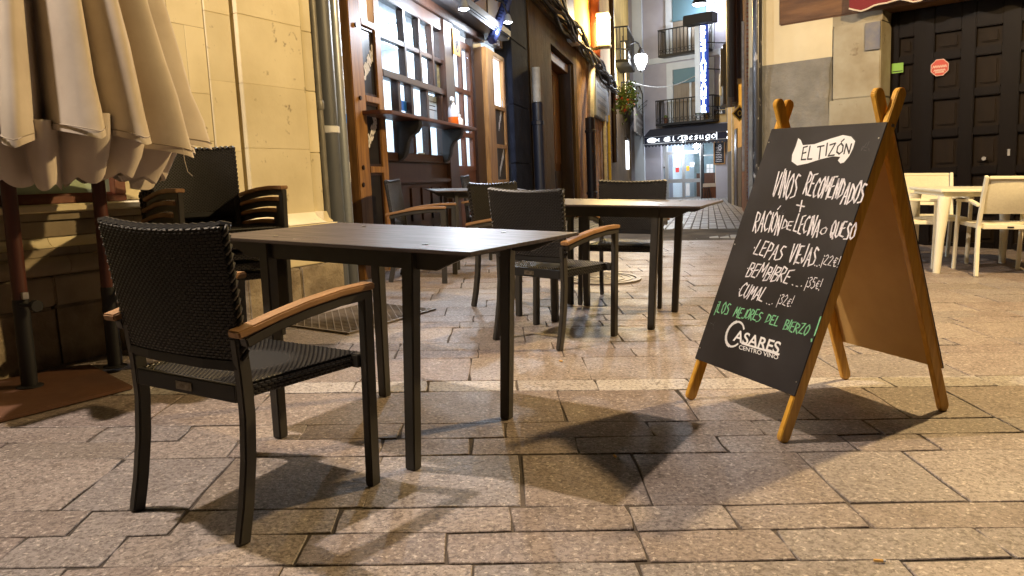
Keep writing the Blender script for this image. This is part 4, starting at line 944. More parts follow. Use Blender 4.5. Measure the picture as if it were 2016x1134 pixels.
# ================================================================== ALLEY, LEFT SIDE
K['ochre_wall']=mat('ochre_render',(.62,.42,.13),.85,col2=(.50,.32,.09),scale=1.6,bump=.01,bscale=20)
K['brown_wall']=mat('stained_brown_render',(.15,.092,.042),.85,col2=(.06,.036,.018),scale=1.3,bump=.10,bscale=9,stretch=(1,1,.5),spec=.2)
K['bluestone']=mat('dark_grey_stone_pier',(.022,.026,.044),.85,col2=(.012,.015,.028),scale=3,bump=.07,bscale=12,spec=.12)
K['deal']=mat('old_brown_door',(.19,.085,.032),.6,col2=(.12,.05,.02),scale=4,stretch=(4,4,.6))
def brick(name,c1,c2,mortar,scale):
    m=bpy.data.materials.new(name); m.use_nodes=True; n=m.node_tree.nodes; l=m.node_tree.links; b=n['Principled BSDF']
    tc=n.new('ShaderNodeTexCoord'); mp=n.new('ShaderNodeMapping'); mp.inputs['Rotation'].default_value=(R_(90),0,0); l.new(tc.outputs['Object'],mp.inputs[0])
    t=n.new('ShaderNodeTexBrick'); t.inputs['Scale'].default_value=scale; t.inputs['Color1'].default_value=c1+(1,); t.inputs['Color2'].default_value=c2+(1,); t.inputs['Mortar'].default_value=mortar+(1,)
    t.inputs['Mortar Size'].default_value=.03; l.new(mp.outputs[0],t.inputs[0])
    nz=n.new('ShaderNodeTexNoise'); nz.inputs['Scale'].default_value=2.5; l.new(tc.outputs['Object'],nz.inputs[0])
    mx=n.new('ShaderNodeMix'); mx.data_type='RGBA'; mx.blend_type='MULTIPLY'; mx.inputs[0].default_value=.8; l.new(t.outputs[0],mx.inputs[6])
    rp=n.new('ShaderNodeValToRGB'); rp.color_ramp.elements[0].position=.35; rp.color_ramp.elements[0].color=(.35,.3,.25,1); rp.color_ramp.elements[1].position=.65; rp.color_ramp.elements[1].color=(1,1,1,1)
    l.new(nz.outputs[0],rp.inputs[0]); l.new(rp.outputs[0],mx.inputs[7]); l.new(mx.outputs[2],b.inputs['Base Color']); b.inputs['Roughness'].default_value=.85
    bp=n.new('ShaderNodeBump'); bp.inputs['Strength'].default_value=.7; bp.inputs['Distance'].default_value=.02; l.new(t.outputs['Fac'],bp.inputs['Height']); bp.invert=True
    l.new(bp.outputs[0],b.inputs['Normal']); return m
K['brick']=brick('old_brick',(.40,.20,.075),(.30,.14,.05),(.42,.30,.16),7.0)
K['redbrick']=brick('red_brick',(.32,.12,.07),(.24,.085,.05),(.3,.22,.17),7.0)
K['oxide']=mat('oxide_red_pipe',(.24,.06,.025),.5); K['cable']=mat('old_cables',(.035,.028,.022),.7)
K['bluepipe']=mat('dark_blue_pipe',(.020,.024,.045),.45); K['wornwhite']=mat('worn_white_paint',(.62,.62,.60),.5,col2=(.42,.40,.38),scale=8)
al=thing('alley_house','long brown and ochre house along the left of the alley','building',facM(FB))
fa=lambda mb,name,mt,parent=al,**kw: fb(mb,FB,name,mt,parent,**kw)
H=FB.hit
for z0,z1 in ((-.4,.55),(.555,1.28),(1.285,2.2),(2.205,3.2),(3.205,4.2)):
    fa(B(6.305,7.55,-.6,.06,z0,z1),'pier_block',K['bluestone'],bevel=.01)
fa(B(6.305,8.05,-.9,-.02,-.4,10),'pier_core',K['soot'])
dL,dR=H(1088,200)[0],H(1131,200)[0]; dt=3.75
fa(B(8.06,dL,-.9,0,-.4,4.3),'lower_wall',K['brown_wall']); fa(B(dL,dR,-.9,0,dt,4.3),'lower_wall',K['brown_wall'])
bl_,br_=H(1138,250)[0],H(1187,250)[0]
fa(B(dR,bl_,-.9,0,-.4,4.3),'lower_wall',K['brown_wall']); fa(B(bl_,br_,-.9,-.02,-.4,4.3),'brick_wall',K['brick'])
fa(B(br_,31.5,-.9,.02,-.4,4.3),'lower_wall',K['brown_wall'])
fa(B(8.06,31.5,-.9,.03,4.305,11),'upper_wall',K['ochre_wall'])
fa(B(8.06,21,-.0,.10,4.18,4.304),'string_course',K['brown_wall'],bevel=.02)
# recessed double door
dd=fa(B(dL+.02,dR-.02,-.42,-.36,-.2,dt-.02),'door',K['deal'])
fa(B(dL+.03,dL+.18,-.355,-.10,-.2,dt-.05),'door_frame',K['deal'],dd,bevel=.01); fa(B(dR-.22,dR-.03,-.355,-.05,-.2,dt-.05),'door_frame',K['walnut'],dd,bevel=.01); fa(B(dL+.181,dR-.221,-.355,-.10,dt-.25,dt-.05),'door_frame',K['deal'],dd,bevel=.01)
for i in range(3):
    s0=dL+.25+i*(dR-dL-.5)/3
    fa(B(s0,s0+(dR-dL-.5)/3-.06,-.359,-.325,1.35,dt-.35),'door_panel',K['deal'],dd,bevel=.015); fa(B(s0,s0+(dR-dL-.5)/3-.06,-.359,-.325,.1,1.2),'door_panel',K['walnut'],dd,bevel=.015)
# upper window of the ochre wall
w0,w1=H(1112,10)[0],H(1126,10)[0]
ww=fa(B(w0,w1,.031,.05,4.75,7),'window',K['walnut'],bevel=.01); fa(B(w0-.15,w0-.001,.031,.06,4.65,7),'window_surround',K['wornwhite'],ww)
# pipes down the wall
def pipe(px,py,r,z0,z1,mt,label,n=.07,name='downpipe'):
    s=H(px,py)[0]; t=thing(name,label,'pipe',facM(FB)@Matrix.Translation((s,-n,0)))
    MB().tube([(0,0,z0),(0,0,z1)],r,10).build('pipe',mt,t,smooth=True)
    for z in (z0+.9,z1-.35): MB().lathe([(r*1.02,z-.04),(r*1.18,z-.03),(r*1.18,z+.03),(r*1.02,z+.04)],10).build('collar',mt,t)
    return t
t=pipe(1043,230,.095,-.3,2.35,K['bluepipe'],'dark blue cast downpipe at the end of the stone pier',.14)
MB().tube([(0,0,2.36),(0,0,2.95)],.075,10).build('upper_sleeve',K['wornwhite'],t,smooth=True)
pipe(1148,290,.125,-.3,2.55,K['bluepipe'],'thick black downpipe in front of the alley brickwork',.2)
s=H(1148,240)[0]
t=thing('slanted_pipe','pale pipe slanting up the brickwork above the black downpipe','pipe',facM(FB)@Matrix.Translation((s,-.2,2.6)))
MB().tube([(0,0,-.05),(.2,0,.5),(1.5,.1,1.6)],.09,8).build('pipe',K['wornwhite'],t,smooth=True)
pipe(1160,50,.15,4.35,9,K['oxide'],'red oxide pipe running up the ochre upper wall',.15)
pipe(1186,300,.06,-.2,2.9,K['wornwhite'],'thin pale pipe beside the alley brickwork',.09)
pipe(1192,300,.05,.9,3.0,mat('yellow_pipe',(.55,.40,.06),.5),'yellow gas pipe beyond the alley brickwork',.13)
pipe(1204,250,.08,1.5,9,K['walnut'],'dark brown pipe beyond the grey plaque',.1)
# cable bundle sagging along the wall
t=thing('cable_bundle','tangled bundle of old cables strung along the alley wall','cables',facM(FB)@Matrix.Translation((8.1,0,4.3)))
rr=random.Random(4)
for k in range(14):
    pts=[]; o=rr.uniform(-.16,.16); o2=rr.uniform(.05,.24)
    for i in range(26):
        s=i*.55; pts.append((s,-.05-o2-.05*math.sin(i*.9+k),o+.05*math.sin(i*.5+k*1.7)+.16-.02*i+rr.uniform(-.03,.03)))
    MB().tube(pts,.022 if k<10 else .035,6).build('cable',K['cable'],t,smooth=True)
for k in range(4):
    pts=[(1.6+.5*k+.3*math.cos(a),-.2-.05*k,.75+.28*math.sin(a)) for a in [R_(q) for q in range(0,400,30)]]; MB().tube(pts,.018,6).build('cable_loop',K['cable'],t,smooth=True)
t=thing('junction_box','small pale alarm box on the wall above the alley door','box',facM(FB)@Matrix.Translation((H(1119,75)[0],-.15,H(1119,88)[1])))
MB().box(-.3,.3,-.12,.149,0,.42).build('case',K['wornwhite'],t,bevel=.04)
# grey plaque and shop boards
s0,z0=H(1172,225,.1); s1,z1=H(1196,190,.1); zt=H(1172,157,.1)[1]
t=thing('wall_plaque','grey metal plaque fixed to the alley wall under the cables','plaque',facM(FB)@Matrix.Translation((s0,-.1,2.75)))
MB().box(0,s1-s0,-.03,.099,0,1.15).build('board',mat('grey_plaque',(.20,.22,.28),.5,col2=(.15,.17,.22),scale=2),t,bevel=.02)
for k in range(4): MB().box(.4,s1-s0-.5-.3*(k%2),-.034,-.031,.2+.22*k,.29+.22*k).build('lettering_line',mat('plaque_letters',(.07,.08,.11),.6),t)
# wall lamp: bright warm box light on the ochre wall
K['warmlamp']=mat('warm_lamp_diffuser',(1,.9,.7),.3,emit=(1.0,.78,.36),estr=22)
sl,zl=H(1189,86,.45)
t=thing('wall_lamp','bright yellow lit wall lamp high on the ochre alley house','street lamp',facM(FB)@Matrix.Translation((sl,-.45,zl)))
zh=H(1189,38,.45)[1]-zl
MB().box(-.28,.28,-.16,.16,0,zh).build('diffuser',K['warmlamp'],t,bevel=.05); MB().box(-.30,.30,-.18,.18,-.10,-.002).build('base_cap',K['wornwhite'],t,bevel=.02); MB().box(-.30,.30,-.18,.18,zh+.002,zh+.1).build('top_cap',K['wornwhite'],t,bevel=.02)
MB().path([(0,.0,-.05),(0,.25,-.12),(0,.45,-.1)],.08,.08).build('bracket',K['iron'],t)
light('wall_lamp_light',650,(1.0,.70,.26),Matrix.Translation((-.6,-.35,zh*.5)),.25,t)
# far balconies, flower boxes, hanging shop board
def balcony(fac,s0,s1,z0,h,dep,name,label,bars=9,mt=None,slab=None):
    t=thing(name,label,'balcony',facM(fac)); mt=mt or K['iron']
    fb(B(s0,s1,.02,dep,z0-.10,z0),fac,'slab',slab or K['iron'],t,bevel=.01)
    fb(B(s0,s1,dep-.05,dep,z0+h-.05,z0+h),fac,'handrail',mt,t)
    for s in (s0,s1-.05): fb(B(s,s+.05,.02,dep-.051,z0+h-.05,z0+h),fac,'handrail',mt,t)
    m=MB()
    for k in range(bars+1):
        s=s0+.02+(s1-s0-.04)*k/bars; m.box(s-.014,s+.014,dep-.04,dep-.012,z0,z0+h-.05)
    for k in range(4):
        n=.04+(dep-.1)*k/4
        for s in (s0+.02,s1-.02): m.box(s-.014,s+.014,n,n+.028,z0,z0+h-.05)
    fb(m,fac,'railing_bars',mt,t,kind='stuff')
    m=MB()
    for k in range(bars):       # small scrolls along the foot of the railing
        s=s0+.02+(s1-s0-.04)*(k+.5)/bars; r=(s1-s0)/bars*.38
        pts=[(s+r*math.cos(a),dep-.03,z0+.14+r*math.sin(a)) for a in [R_(q) for q in range(0,361,60)]]; m.tube(pts,.012,4)
    fb(m,fac,'scrollwork',mt,t,kind='stuff')
    return t
balcony(FB,H(1204,100)[0],H(1219,100)[0],5.15,1.15,.6,'iron_balcony','dark iron balcony beyond the yellow wall lamp',8)
balcony(FB,H(1222,200)[0],H(1234,200)[0],3.95,.8,.45,'iron_balcony','dark iron balcony with flower pots near the white lantern',7)
K['leaf']=mat('pot_leaves',(.08,.14,.03),.6,col2=(.10,.14,.03),scale=20); K['bloom']=mat('red_blooms',(.5,.06,.03),.6); K['pot']=mat('clay_pot',(.16,.06,.03),.7)
for q,(px,py,lab) in enumerate(((1227,205,'flower pot with trailing green plant on the alley balcony, left one'),(1240,195,'flower pot with green plant at the right end of the alley balcony'))):
    s,z=H(px,py,.6); t=thing('flower_pot',lab,'plant',facM(FB)@Matrix.Translation((s,-.62,z-.12)),'flower pots on the alley balcony')
    MB().lathe([(.10,-.12),(.15,.05),(.16,.08),(.12,.08)],12).build('pot',K['pot'],t,smooth=True)
    rr=random.Random(q); m=MB(); m2=MB()
    for k in range(520):
        th=rr.uniform(0,6.28); r=abs(rr.gauss(0,.19)); zz=.1+rr.gauss(.20,.20)-r*.4; c=Vector((r*math.cos(th),r*math.sin(th)*.7,zz)); a=Vector((rr.uniform(-1,1),rr.uniform(-1,1),rr.uniform(-1,1)))*.07; b=a.cross(Vector((rr.uniform(-1,1),rr.uniform(-1,1),.5))).normalized()*.035
        (m if k%16 else m2).add([c-a,c+b,c+a,c-b],[(0,1,2,3)])
    m.build('foliage',K['leaf'],t,kind='stuff'); m2.build('flowers',K['bloom'],t,kind='stuff')
s0,s1=H(1222,215)[0],H(1243,255)[0]
t=thing('shop_board','long grey shop board hanging out over the alley under the flower pots','sign',facM(FB)@Matrix.Translation((s0,-.55,2.75)))
MB().box(0,s1-s0,-.04,.04,0,.95).build('board',mat('grey_shop_board',(.16,.14,.13),.5,col2=(.28,.24,.20),scale=5),t,bevel=.01)
for k in range(2): MB().box(.6,s1-s0-.8,-.045,-.041,.3+.25*k,.42+.25*k).build('lettering_line',K['wornwhite'],t)
K['warmstrip']=mat('glowing_wall_strip',(1,.9,.7),.4,emit=(1.0,.74,.36),estr=2.5)  # emission stands in for lamplight on a section of wall
s0,s1=H(1226,150)[0],H(1231,150)[0]
t=thing('lit_wall_strip','tall glowing strip standing in for a lit section of wall far down the alley beside the flower pots','window',facM(FB)@Matrix.Translation((s0,-.03,4.2)))
MB().box(0,max(s1-s0,.8),-.01,.005,0,2.4).build('pane',K['warmstrip'],t); MB().box(-.12,-.002,-.05,.01,-.1,2.5).build('frame',K['walnut'],t); MB().box(max(s1-s0,.8)+.002,max(s1-s0,.8)+.12,-.05,.01,-.1,2.5).build('frame',K['walnut'],t)  # the pane glows as the lit piece of wall
s0,s1=H(1224,290)[0],H(1236,290)[0]
t=thing('lit_doorway','small bright white shop window at the far left end of the alley','window',facM(FB)@Matrix.Translation((s0+1.6,-.03,1.3)))
MB().box(0,1.0,-.06,.005,0,1.2).build('pane',K['litpanel'],t); MB().box(-.1,1.1,-.08,.01,1.202,1.3).build('frame',K['walnut'],t)
# white street lantern on a scrolled bracket
s,z=H(1262,122,.9); LW=FB.p+FB.d*s+FB.n*.9
w=ray(1262,122); ty=30.0/w.y; lw=CAM+w*ty
K['whitelamp']=mat('white_lantern_globe',(1,1,1),.3,emit=(.90,.95,1.0),estr=14)
wp=FB.p+FB.d*((lw-FB.p).dot(FB.d)); off=wp-lw
t=thing('alley_lantern','glowing white globe lantern on a curved bracket in the alley','street lamp',Matrix.Translation(lw))
MB().lathe([(.02,-.30),(.10,-.27),(.22,.0),(.245,.15),(.20,.26),(.10,.29),(0,.29)],18).build('globe',K['whitelamp'],t,smooth=True)
MB().lathe([(.03,-.38),(.05,-.34),(.08,-.29),(0,-.28)],10).build('finial',K['iron'],t,smooth=True); MB().lathe([(.13,.285),(.14,.30),(.10,.42),(.05,.5),(0,.5)],12).build('cap',K['iron'],t,smooth=True)
MB().tube([(0,0,.48),(off.x*.08,off.y*.08,.66),(off.x*.2,off.y*.2,.74),(off.x*.4,off.y*.4,.66),(off.x*.55,off.y*.55,.5),(off.x,off.y,.55)],.035,8).build('bracket',K['iron'],t,smooth=True)
light('alley_lantern_light',750,(.86,.92,1.0),Matrix.Translation((.3,-.45,-.1)),.2,t)

# ================================================================== RESTAURANT AT THE END OF THE ALLEY
K['lilac']=mat('grey_lilac_render',(.36,.35,.40),.85,col2=(.31,.30,.345),scale=1.2,bump=.008,bscale=14)
K['trim']=mat('pale_stone_trim',(.52,.56,.60),.75,col2=(.46,.50,.54),scale=2)
K['shutter']=mat('blue_green_roller_blind',(.09,.17,.21),.6); K['curtain']=mat('brown_curtain',(.16,.13,.10),.8,col2=(.26,.22,.17),scale=6,stretch=(14,1,.2))
K['alu']=mat('anodised_frame',(.55,.55,.56),.35,.7); K['awn']=mat('dark_awning',(.03,.032,.045),.7)
eb=thing('corner_restaurant_building','grey lilac corner house with balconies and a restaurant on its ground floor','building',facM(FE))
fe=lambda mb,name,mt,parent=eb,**kw: fb(mb,FE,name,mt,parent,**kw)
HE=FE.hit
fe(B(1.05,4.5,-1,0,-.5,14),'wall',K['lilac']); fe(B(-9,-1.62,-1,0,-.5,14),'wall',K['lilac']); fe(B(-1.62,1.05,-1,0,2.62,14),'wall',K['lilac'])
p0,p1=HE(1247,100)[0],HE(1266,100)[0]
fe(B(p1,p0,.001,.07,-.3,14),'pilaster',K['trim']); fe(B(-6,2.9,.001,.10,5.86,6.10),'band_course',K['trim'])
fe(B(p0,p0+.5,.001,.05,-.3,14),'side_strip',K['lilac'])
for (z0,z1,zs) in ((6.12,9.6,7.62),(3.18,5.5,5.0)):
    s0,s1=HE(1322,100)[0]-.08,HE(1322,100)[0]-1.75
    wn=fe(B(s1,s0,.001,.02,z0,z1),'window',K['curtain'])
    fe(B(s0,s0+.30,.001,.08,z0-.05,z1+.3),'window_surround',K['trim'],wn); fe(B(s1-.30,s1,.001,.08,z0-.05,z1+.3),'window_surround',K['trim'],wn); fe(B(s1-.0005,s0+.0005,.0205,.08,z1,z1+.3),'window_surround',K['trim'],wn)
    fe(B(s1+.05,s0-.05,.03,.10,zs,z1-.01),'roller_blind',K['shutter'],wn); fe(B(s1+.03,s0-.03,.03,.16,zs-.12,zs),'blind_roll',K['shutter'],wn,bevel=.03)
    fe(B((s0+s1)/2-.05,(s0+s1)/2+.05,.0205,.04,z0,zs-.12),'mullion',K['trim'],wn)
s0,s1=HE(1322,100)[0],HE(1322,100)[0]-1.9
balcony(FE,s1-.1,s0+.32,6.12,1.05,.6,'iron_balcony','upper iron balcony of the lilac corner house',13)
balcony(FE,s1-.35,s0+.50,3.22,1.0,.6,'iron_balcony','lower iron balcony above the restaurant sign',14)
for k,(ss,mt_,lab) in enumerate(((.55,K['pot'],'clay flower pot at the left end of the balcony over the restaurant sign'),(-1.0,K['spraywhite'],'white flower pot on the balcony over the restaurant sign, left of two'),(-1.25,K['spraywhite'],'white flower pot on the balcony over the restaurant sign, right of two'))):
    t=thing('balcony_pot',lab,'flower pot',facM(FE)@Matrix.Translation((ss,.4,3.221)),'pots on the restaurant balcony')
    MB().lathe([(.08,0),(.11,.22),(.12,.24),(.10,.24)],12).build('pot',mt_,t,smooth=True)
    MB().lathe([(.02,.241),(.10,.245),(.06,.33),(0,.36)],7).build('plant',K['leaf'],t)
# dead climber on a wire frame beside the pilaster
m=MB(); rr=random.Random(9)
t=thing('wire_frame','thin wire plant frame with dry stems beside the pilaster','plant frame',facM(FE)@Matrix.Translation((p1+.3,.35,0)))
for k in range(16):
    x=rr.uniform(-.45,.45); z=rr.uniform(2.6,4.9); MB().tube([(x,0,z),(x+rr.uniform(-.2,.2),.05,z+.3),(x+rr.uniform(-.3,.3),0,z+.55)],.013,4).build('stem',K['iron'],t)
MB().tube([(-.45,0,2.4),(-.45,0,4.6),(-.3,0,4.95),(.3,0,4.95),(.45,0,4.6),(.45,0,2.4)],.025,6).build('hoop',K['iron'],t)
# sign box
sx0,sx1=HE(1268,275,.8)[0],HE(1425,262,.8)[0]-.6; zsb,zst=2.33,2.70
sg=thing('restaurant_sign','long black sign with glowing white blackletter name and fish over the far door','sign',facM(FE))
K['signface']=mat('navy_sign_face',(.012,.014,.03),.3); K['neon']=mat('white_neon',(1,1,1),.4,emit=(.82,.90,1.0),estr=2.2)
zst=HE(1268,271,.8)[1]; zsb=HE(1268,284.5,.8)[1]; DZ=zst-zsb
fb(B(sx1,sx0,.55,.80,zsb,zst),FE,'sign_box',K['signface'],sg)
for z in (zsb,zst): fb(B(sx1,sx0,.78,.812,z-.012,z+.012),FE,'sign_edge',K['alu'],sg)
fb(B(sx0-.012,sx0+.012,.78,.811,zsb,zst),FE,'sign_edge',K['alu'],sg); sd=HE(1411,265,.8)[0]; fb(B(sd-.015,sd+.015,.801,.815,zsb,zst),FE,'sign_edge',K['neon'],sg)
GO={'E':[[(.75,.85),(.5,1),(.15,.8),(.1,.35),(.35,.02),(.8,.15)],[(.2,.52),(.6,.58),(.75,.5)],[(.45,.98),(.5,.1)]],'l':[[(.12,1.05),(.1,.1),(.25,.0)]],'B':[[(.2,.95),(.18,.08)],[(-.15,.75),(.1,1),(.5,1.02),(.72,.8),(.4,.56),(.75,.4),(.72,.1),(.4,-.02),(-.05,.05)],[(-.2,.4),(-.15,.75)]],'e':[[(.1,.35),(.4,.52),(.25,.66),(.08,.5),(.1,.1),(.25,0),(.45,.12)]],'s':[[(.42,.6),(.2,.68),(.08,.5),(.4,.25),(.3,.02),(.05,.06)]],'u':[[(.1,.66),(.08,.1),(.2,.0),(.42,.14)],[(.42,.66),(.42,.1),(.52,.0)]],'g':[[(.4,.6),(.2,.68),(.06,.5),(.08,.15),(.22,.06),(.4,.2)],[(.42,.68),(.42,-.12),(.22,-.28),(.0,-.18)]],'o':[[(.25,.68),(.06,.45),(.08,.12),(.26,0),(.44,.2),(.44,.5),(.25,.68)]]}
def goth(ch,px0,px1,base=.18,h=.66):
    s0=HE(px0,274,.81)[0]; s1=HE(px1,274,.81)[0]; m=MB(); w=max(p[0] for q in GO[ch] for p in q)
    for q in GO[ch]:
        pts=[(s0+(s1-s0)*a/w,zsb+DZ*(base+h*b)) for a,b in q]
        ribbon(m,pts,0,lambda x,z:(x,.818,z),nib=(-.020,.015))
        ribbon(m,pts,.008,lambda x,z:(x,.8185,z))
    fb(m,FE,'neon_letter',K['neon'],sg)
for ch,a,b in (('E',1306,1320),('l',1323,1329),('B',1339,1354),('e',1357,1364),('s',1367,1374),('u',1377,1385),('g',1389,1397),('o',1400,1409)): goth(ch,a,b,.2,.62 if ch in 'ElB' else .78)
fs=HE(1274,280,.81)[0]; fe_=HE(1299,278,.81)[0]; cxs=(fs+fe_)/2; hw=abs(fe_-fs)/2; zc=zsb+DZ*.48
body=[(cxs+hw*.22+hw*.76*math.cos(a),zc+DZ*.36*math.sin(a)*(1.1 if math.sin(a)>0 else .9)) for a in [R_(q) for q in range(0,360,20)]]
fb(MB().add([(a,.818,b) for a,b in body],[tuple(range(len(body)))]),FE,'neon_fish',K['neon'],sg)
tl=[(cxs-hw*.5,zc),(cxs-hw*1.0,zc+DZ*.28),(cxs-hw*.85,zc),(cxs-hw*1.0,zc-DZ*.25)]
fb(MB().add([(a,.818,b) for a,b in tl],[(0,1,2,3)]),FE,'neon_fish_tail',K['neon'],sg)
pts=[(sd-.55+.14*math.cos(a),zsb+DZ*.55+.14*math.sin(a)) for a in [R_(q) for q in range(60,330,30)]]; m=MB(); ribbon(m,pts,.045,lambda x,z:(x,.818,z)); fb(m,FE,'neon_letter',K['neon'],sg)
# folded awning above and below the sign
aw=thing('folded_awning','dark folded awning with scalloped edge around the restaurant sign','awning',facM(FE))
fb(MB().prism([(.02,zst+.32),(.30,zst+.36),(.85,zst+.02),(.85,zst+.005),(.02,zst+.005)],lambda a,b,t:(t,a,b),sx1,sx0),FE,'awning_cover',K['awn'],aw)
m=MB(); n=26
for k in range(n):
    a=sx0+(sx1-sx0)*k/n; b=sx0+(sx1-sx0)*(k+1)/n; md=(a+b)/2; m.add([(a,.79,zsb-.015),(b,.79,zsb-.015),(b,.79,zsb-.08),((b+md)/2,.79,zsb-.13),(md,.79,zsb-.145),((a+md)/2,.79,zsb-.13),(a,.79,zsb-.08)],[(0,1,2,3,4,5,6)])
fb(m,FE,'valance',K['awn'],aw)
# glazed restaurant front
rf=thing('restaurant_doors','aluminium glazed double doors of the far restaurant with notices','doors',facM(FE))
fr3=lambda mb,name,mt,parent=rf,**kw: fb(mb,FE,name,mt,parent,**kw)
zb=-.09; xs=[HE(x,340,-.15)[0] for x in (1314,1346,1381)]; zd=HE(1350,300,-.15)[1]; zt_=2.60
xs=xs[::-1]
fr3(B(xs[0]-.10,xs[0]-.0,-.2,-.1,zb,zt_),'jamb',K['black']); fr3(B(xs[2],xs[2]+.10,-.2,-.1,zb,zt_),'jamb',K['alu']); fr3(B(xs[0],xs[2],-.2,-.1,zd,zd+.07),'transom',K['alu'])
for a,b in ((xs[0],xs[1]),(xs[1],xs[2])):
    for q in ((a+.005,a+.06,zb,zd-.005),(b-.06,b-.005,zb,zd-.005)): fr3(B(q[0],q[1],-.19,-.12,q[2],q[3]),'door_stile',K['alu'])
    for q in ((zb,zb+.07),(.62,.78),(zd-.07,zd-.006)): fr3(B(a+.0605,b-.0605,-.19,-.12,q[0],q[1]),'door_rail',K['alu'])
    for q in ((zb+.0705,.6195),(.7805,zd-.0705),(zd+.0705,zt_)): fr3(B(a+.061,b-.061,-.157,-.153,q[0],q[1]),'pane',K['pane'])
    fr3(B(a,a+.03,-.2,-.12,zd+.071,zt_),'mullion',K['alu'])
# left side-light and right shop window with dark timber dado
a,b=xs[2]+.101,1.05; fr3(B(a,b,-.2,-.12,1.30,1.36),'transom',K['black']); fr3(B(a,b,-.157,-.153,1.361,zt_),'pane',mat('opal_glass',(.5,.52,.54),.3,emit=(.8,.85,.95),estr=.25)); fr3(B(a,b,-.157,-.153,zb,1.299),'pane',K['pane']); fr3(B(b-.05,b-.001,-.2,-.11,zb,zt_),'jamb',K['alu'])
a,b=HE(1408,340,-.1)[0]-.0,xs[0]-.101; 
fr3(B(a,b,-.157,-.153,.55,zt_),'pane',K['pane']); fr3(B(a,b,-.2,-.11,1.72,1.78),'transom',K['alu']); fr3(B(a-.8,b,-.22,-.08,.40,.549),'sill',mat('restaurant_sill',(.35,.27,.2),.5)); fr3(B(a-.8,b,-.22,-.10,zb,.399),'dado',K['doorwood'])
fr3(B(-1.62,a,-.2,-.1,.55,zt_),'panelling',mat('beige_panelling',(.52,.42,.34),.6))
def enotice(x0,y0,x1,y1,mt,label,off=-.145,name='notice'):
    s0,z0=HE(x1,y1,off); s1,z1=HE(x0,y0,off); t=thing(name,label,'notice',facM(FE)@Matrix.Translation((s0,off,z0)))
    MB().box(0,s1-s0,-.001,.001,0,z1-z0).build('sheet',mt,t); return t
enotice(1325,317,1339,328,K['paper'],'large white notice on the left restaurant door')
enotice(1359,319,1367,328,K['paper'],'small white notice on the right restaurant door')
enotice(1330,330,1337,339,mat('red_sticker',(.6,.06,.06),.5),'red sticker on the left restaurant door'); enotice(1351,327,1357,336,mat('orange_sticker',(.75,.35,.03),.5),'orange sticker on the right restaurant door')
enotice(1350,361,1358,385,K['paper'],'tall white notice low on the right restaurant door'); enotice(1296,326,1306,342,K['paper'],'white notice on the restaurant side light',-.14)
for k,(x,y) in enumerate(((1391,323),(1398,323),(1391,332),(1398,332))): enotice(x,y,x+6,y+8,K['paper'],['upper left','upper right','lower left','lower right'][k]+' of the four small menus on the restaurant window',-.14)
# blackboard menu on the wall
s0,z0=HE(1426,321,.02); s1,z1=HE(1407,281,.02)
t=thing('menu_blackboard','wood framed blackboard menu on the wall right of the restaurant doors','blackboard',facM(FE)@Matrix.Translation((s0,.02,z0)))
W_=s1-s0; H_=z1-z0; MB().box(0,W_,-.015,.0,0,H_).build('board',K['slate'],t)
for q in ((-.05,0,-.05,H_+.05),(W_,W_+.05,-.05,H_+.05),(.0005,W_-.0005,-.05,0),(.0005,W_-.0005,H_,H_+.05)): MB().box(q[0],q[1],-.019,.025,q[2],q[3]).build('frame',K['oak'],t)
m=MB(); rr=random.Random(2)
for k in range(9):
    z=.08+k*.075; 
    pts=[(W_*(.9-.8*i/10*rr.uniform(.9,1)),z+rr.uniform(-.012,.012)) for i in range(9)]; ribbon(m,pts,.009,lambda x,zz:(x,.001,zz))
for dz,r in ((H_-.14,.05),(H_-.24,.065)): ribbon(m,[(W_*.45+r*math.cos(a),dz+r*math.sin(a)) for a in [R_(q) for q in range(0,361,40)]],.012,lambda x,zz:(x,.001,zz))
m.build('chalk_writing',K['chalk'],t)
# stool and dark cabinet by the door
s,z=HE(1390,389,.25)
t=thing('wooden_stool','small dark wooden stool standing outside the restaurant doors','stool',facM(FE)@Matrix.Translation((s,.25,zb)))
MB().lathe([(.17,.44),(.18,.45),(.18,.48),(0,.48)],14).build('seat',K['walnut'],t)
for k in range(4):
    a=R_(45+90*k); MB().bar((.20*math.cos(a),.20*math.sin(a),0),(.13*math.cos(a),.13*math.sin(a),.44),.04,.04,(1,0,0)).build('leg',K['walnut'],t)
# room behind
K['rest_lamp']=mat('dining_room_lamp',(.9,.95,1),.5,emit=(.84,.92,1.0),estr=16)
er=thing('restaurant_interior','lit dining room behind the far glazed doors','room',facM(FE)); fi=lambda mb,name,mt: fb(mb,FE,name,mt,er)
fi(B(-1.62,1.05,-3.1,-3,-.3,2.62),'back_wall',mat('mint_wall',(.30,.38,.40),.7,col2=(.2,.22,.2),scale=1.5)); fi(B(-1.7,-1.62,-3,-1.01,-.3,2.62),'side_wall',K['room']); fi(B(1.05,1.13,-3,-1.01,-.3,2.62),'side_wall',K['room'])
fi(B(-1.62,1.05,-3,-.25,2.5,2.6),'room_ceiling',K['room']); fi(B(-1.62,1.05,-3,-.22,-.3,-.1),'room_floor',mat('rest_floor',(.25,.18,.13),.5))
for s in (-1.2,-.1): fi(B(s,s+.7,-1.6,-.8,2.46,2.495),'ceiling_lamp',K['rest_lamp'])
fi(B(-.4,.5,-2.6,-2.2,-.1,1.0),'counter',K['doorwood'])
light('doorway_light',180,(.85,.92,1.0),facM(FE)@Matrix.Translation((-.3,.45,zsb-.12)),.15)
bpy.data.objects['doorway_light'].parent=sg; bpy.data.objects['doorway_light'].matrix_basis=Matrix.Translation((-.3,.45,zsb-.15))
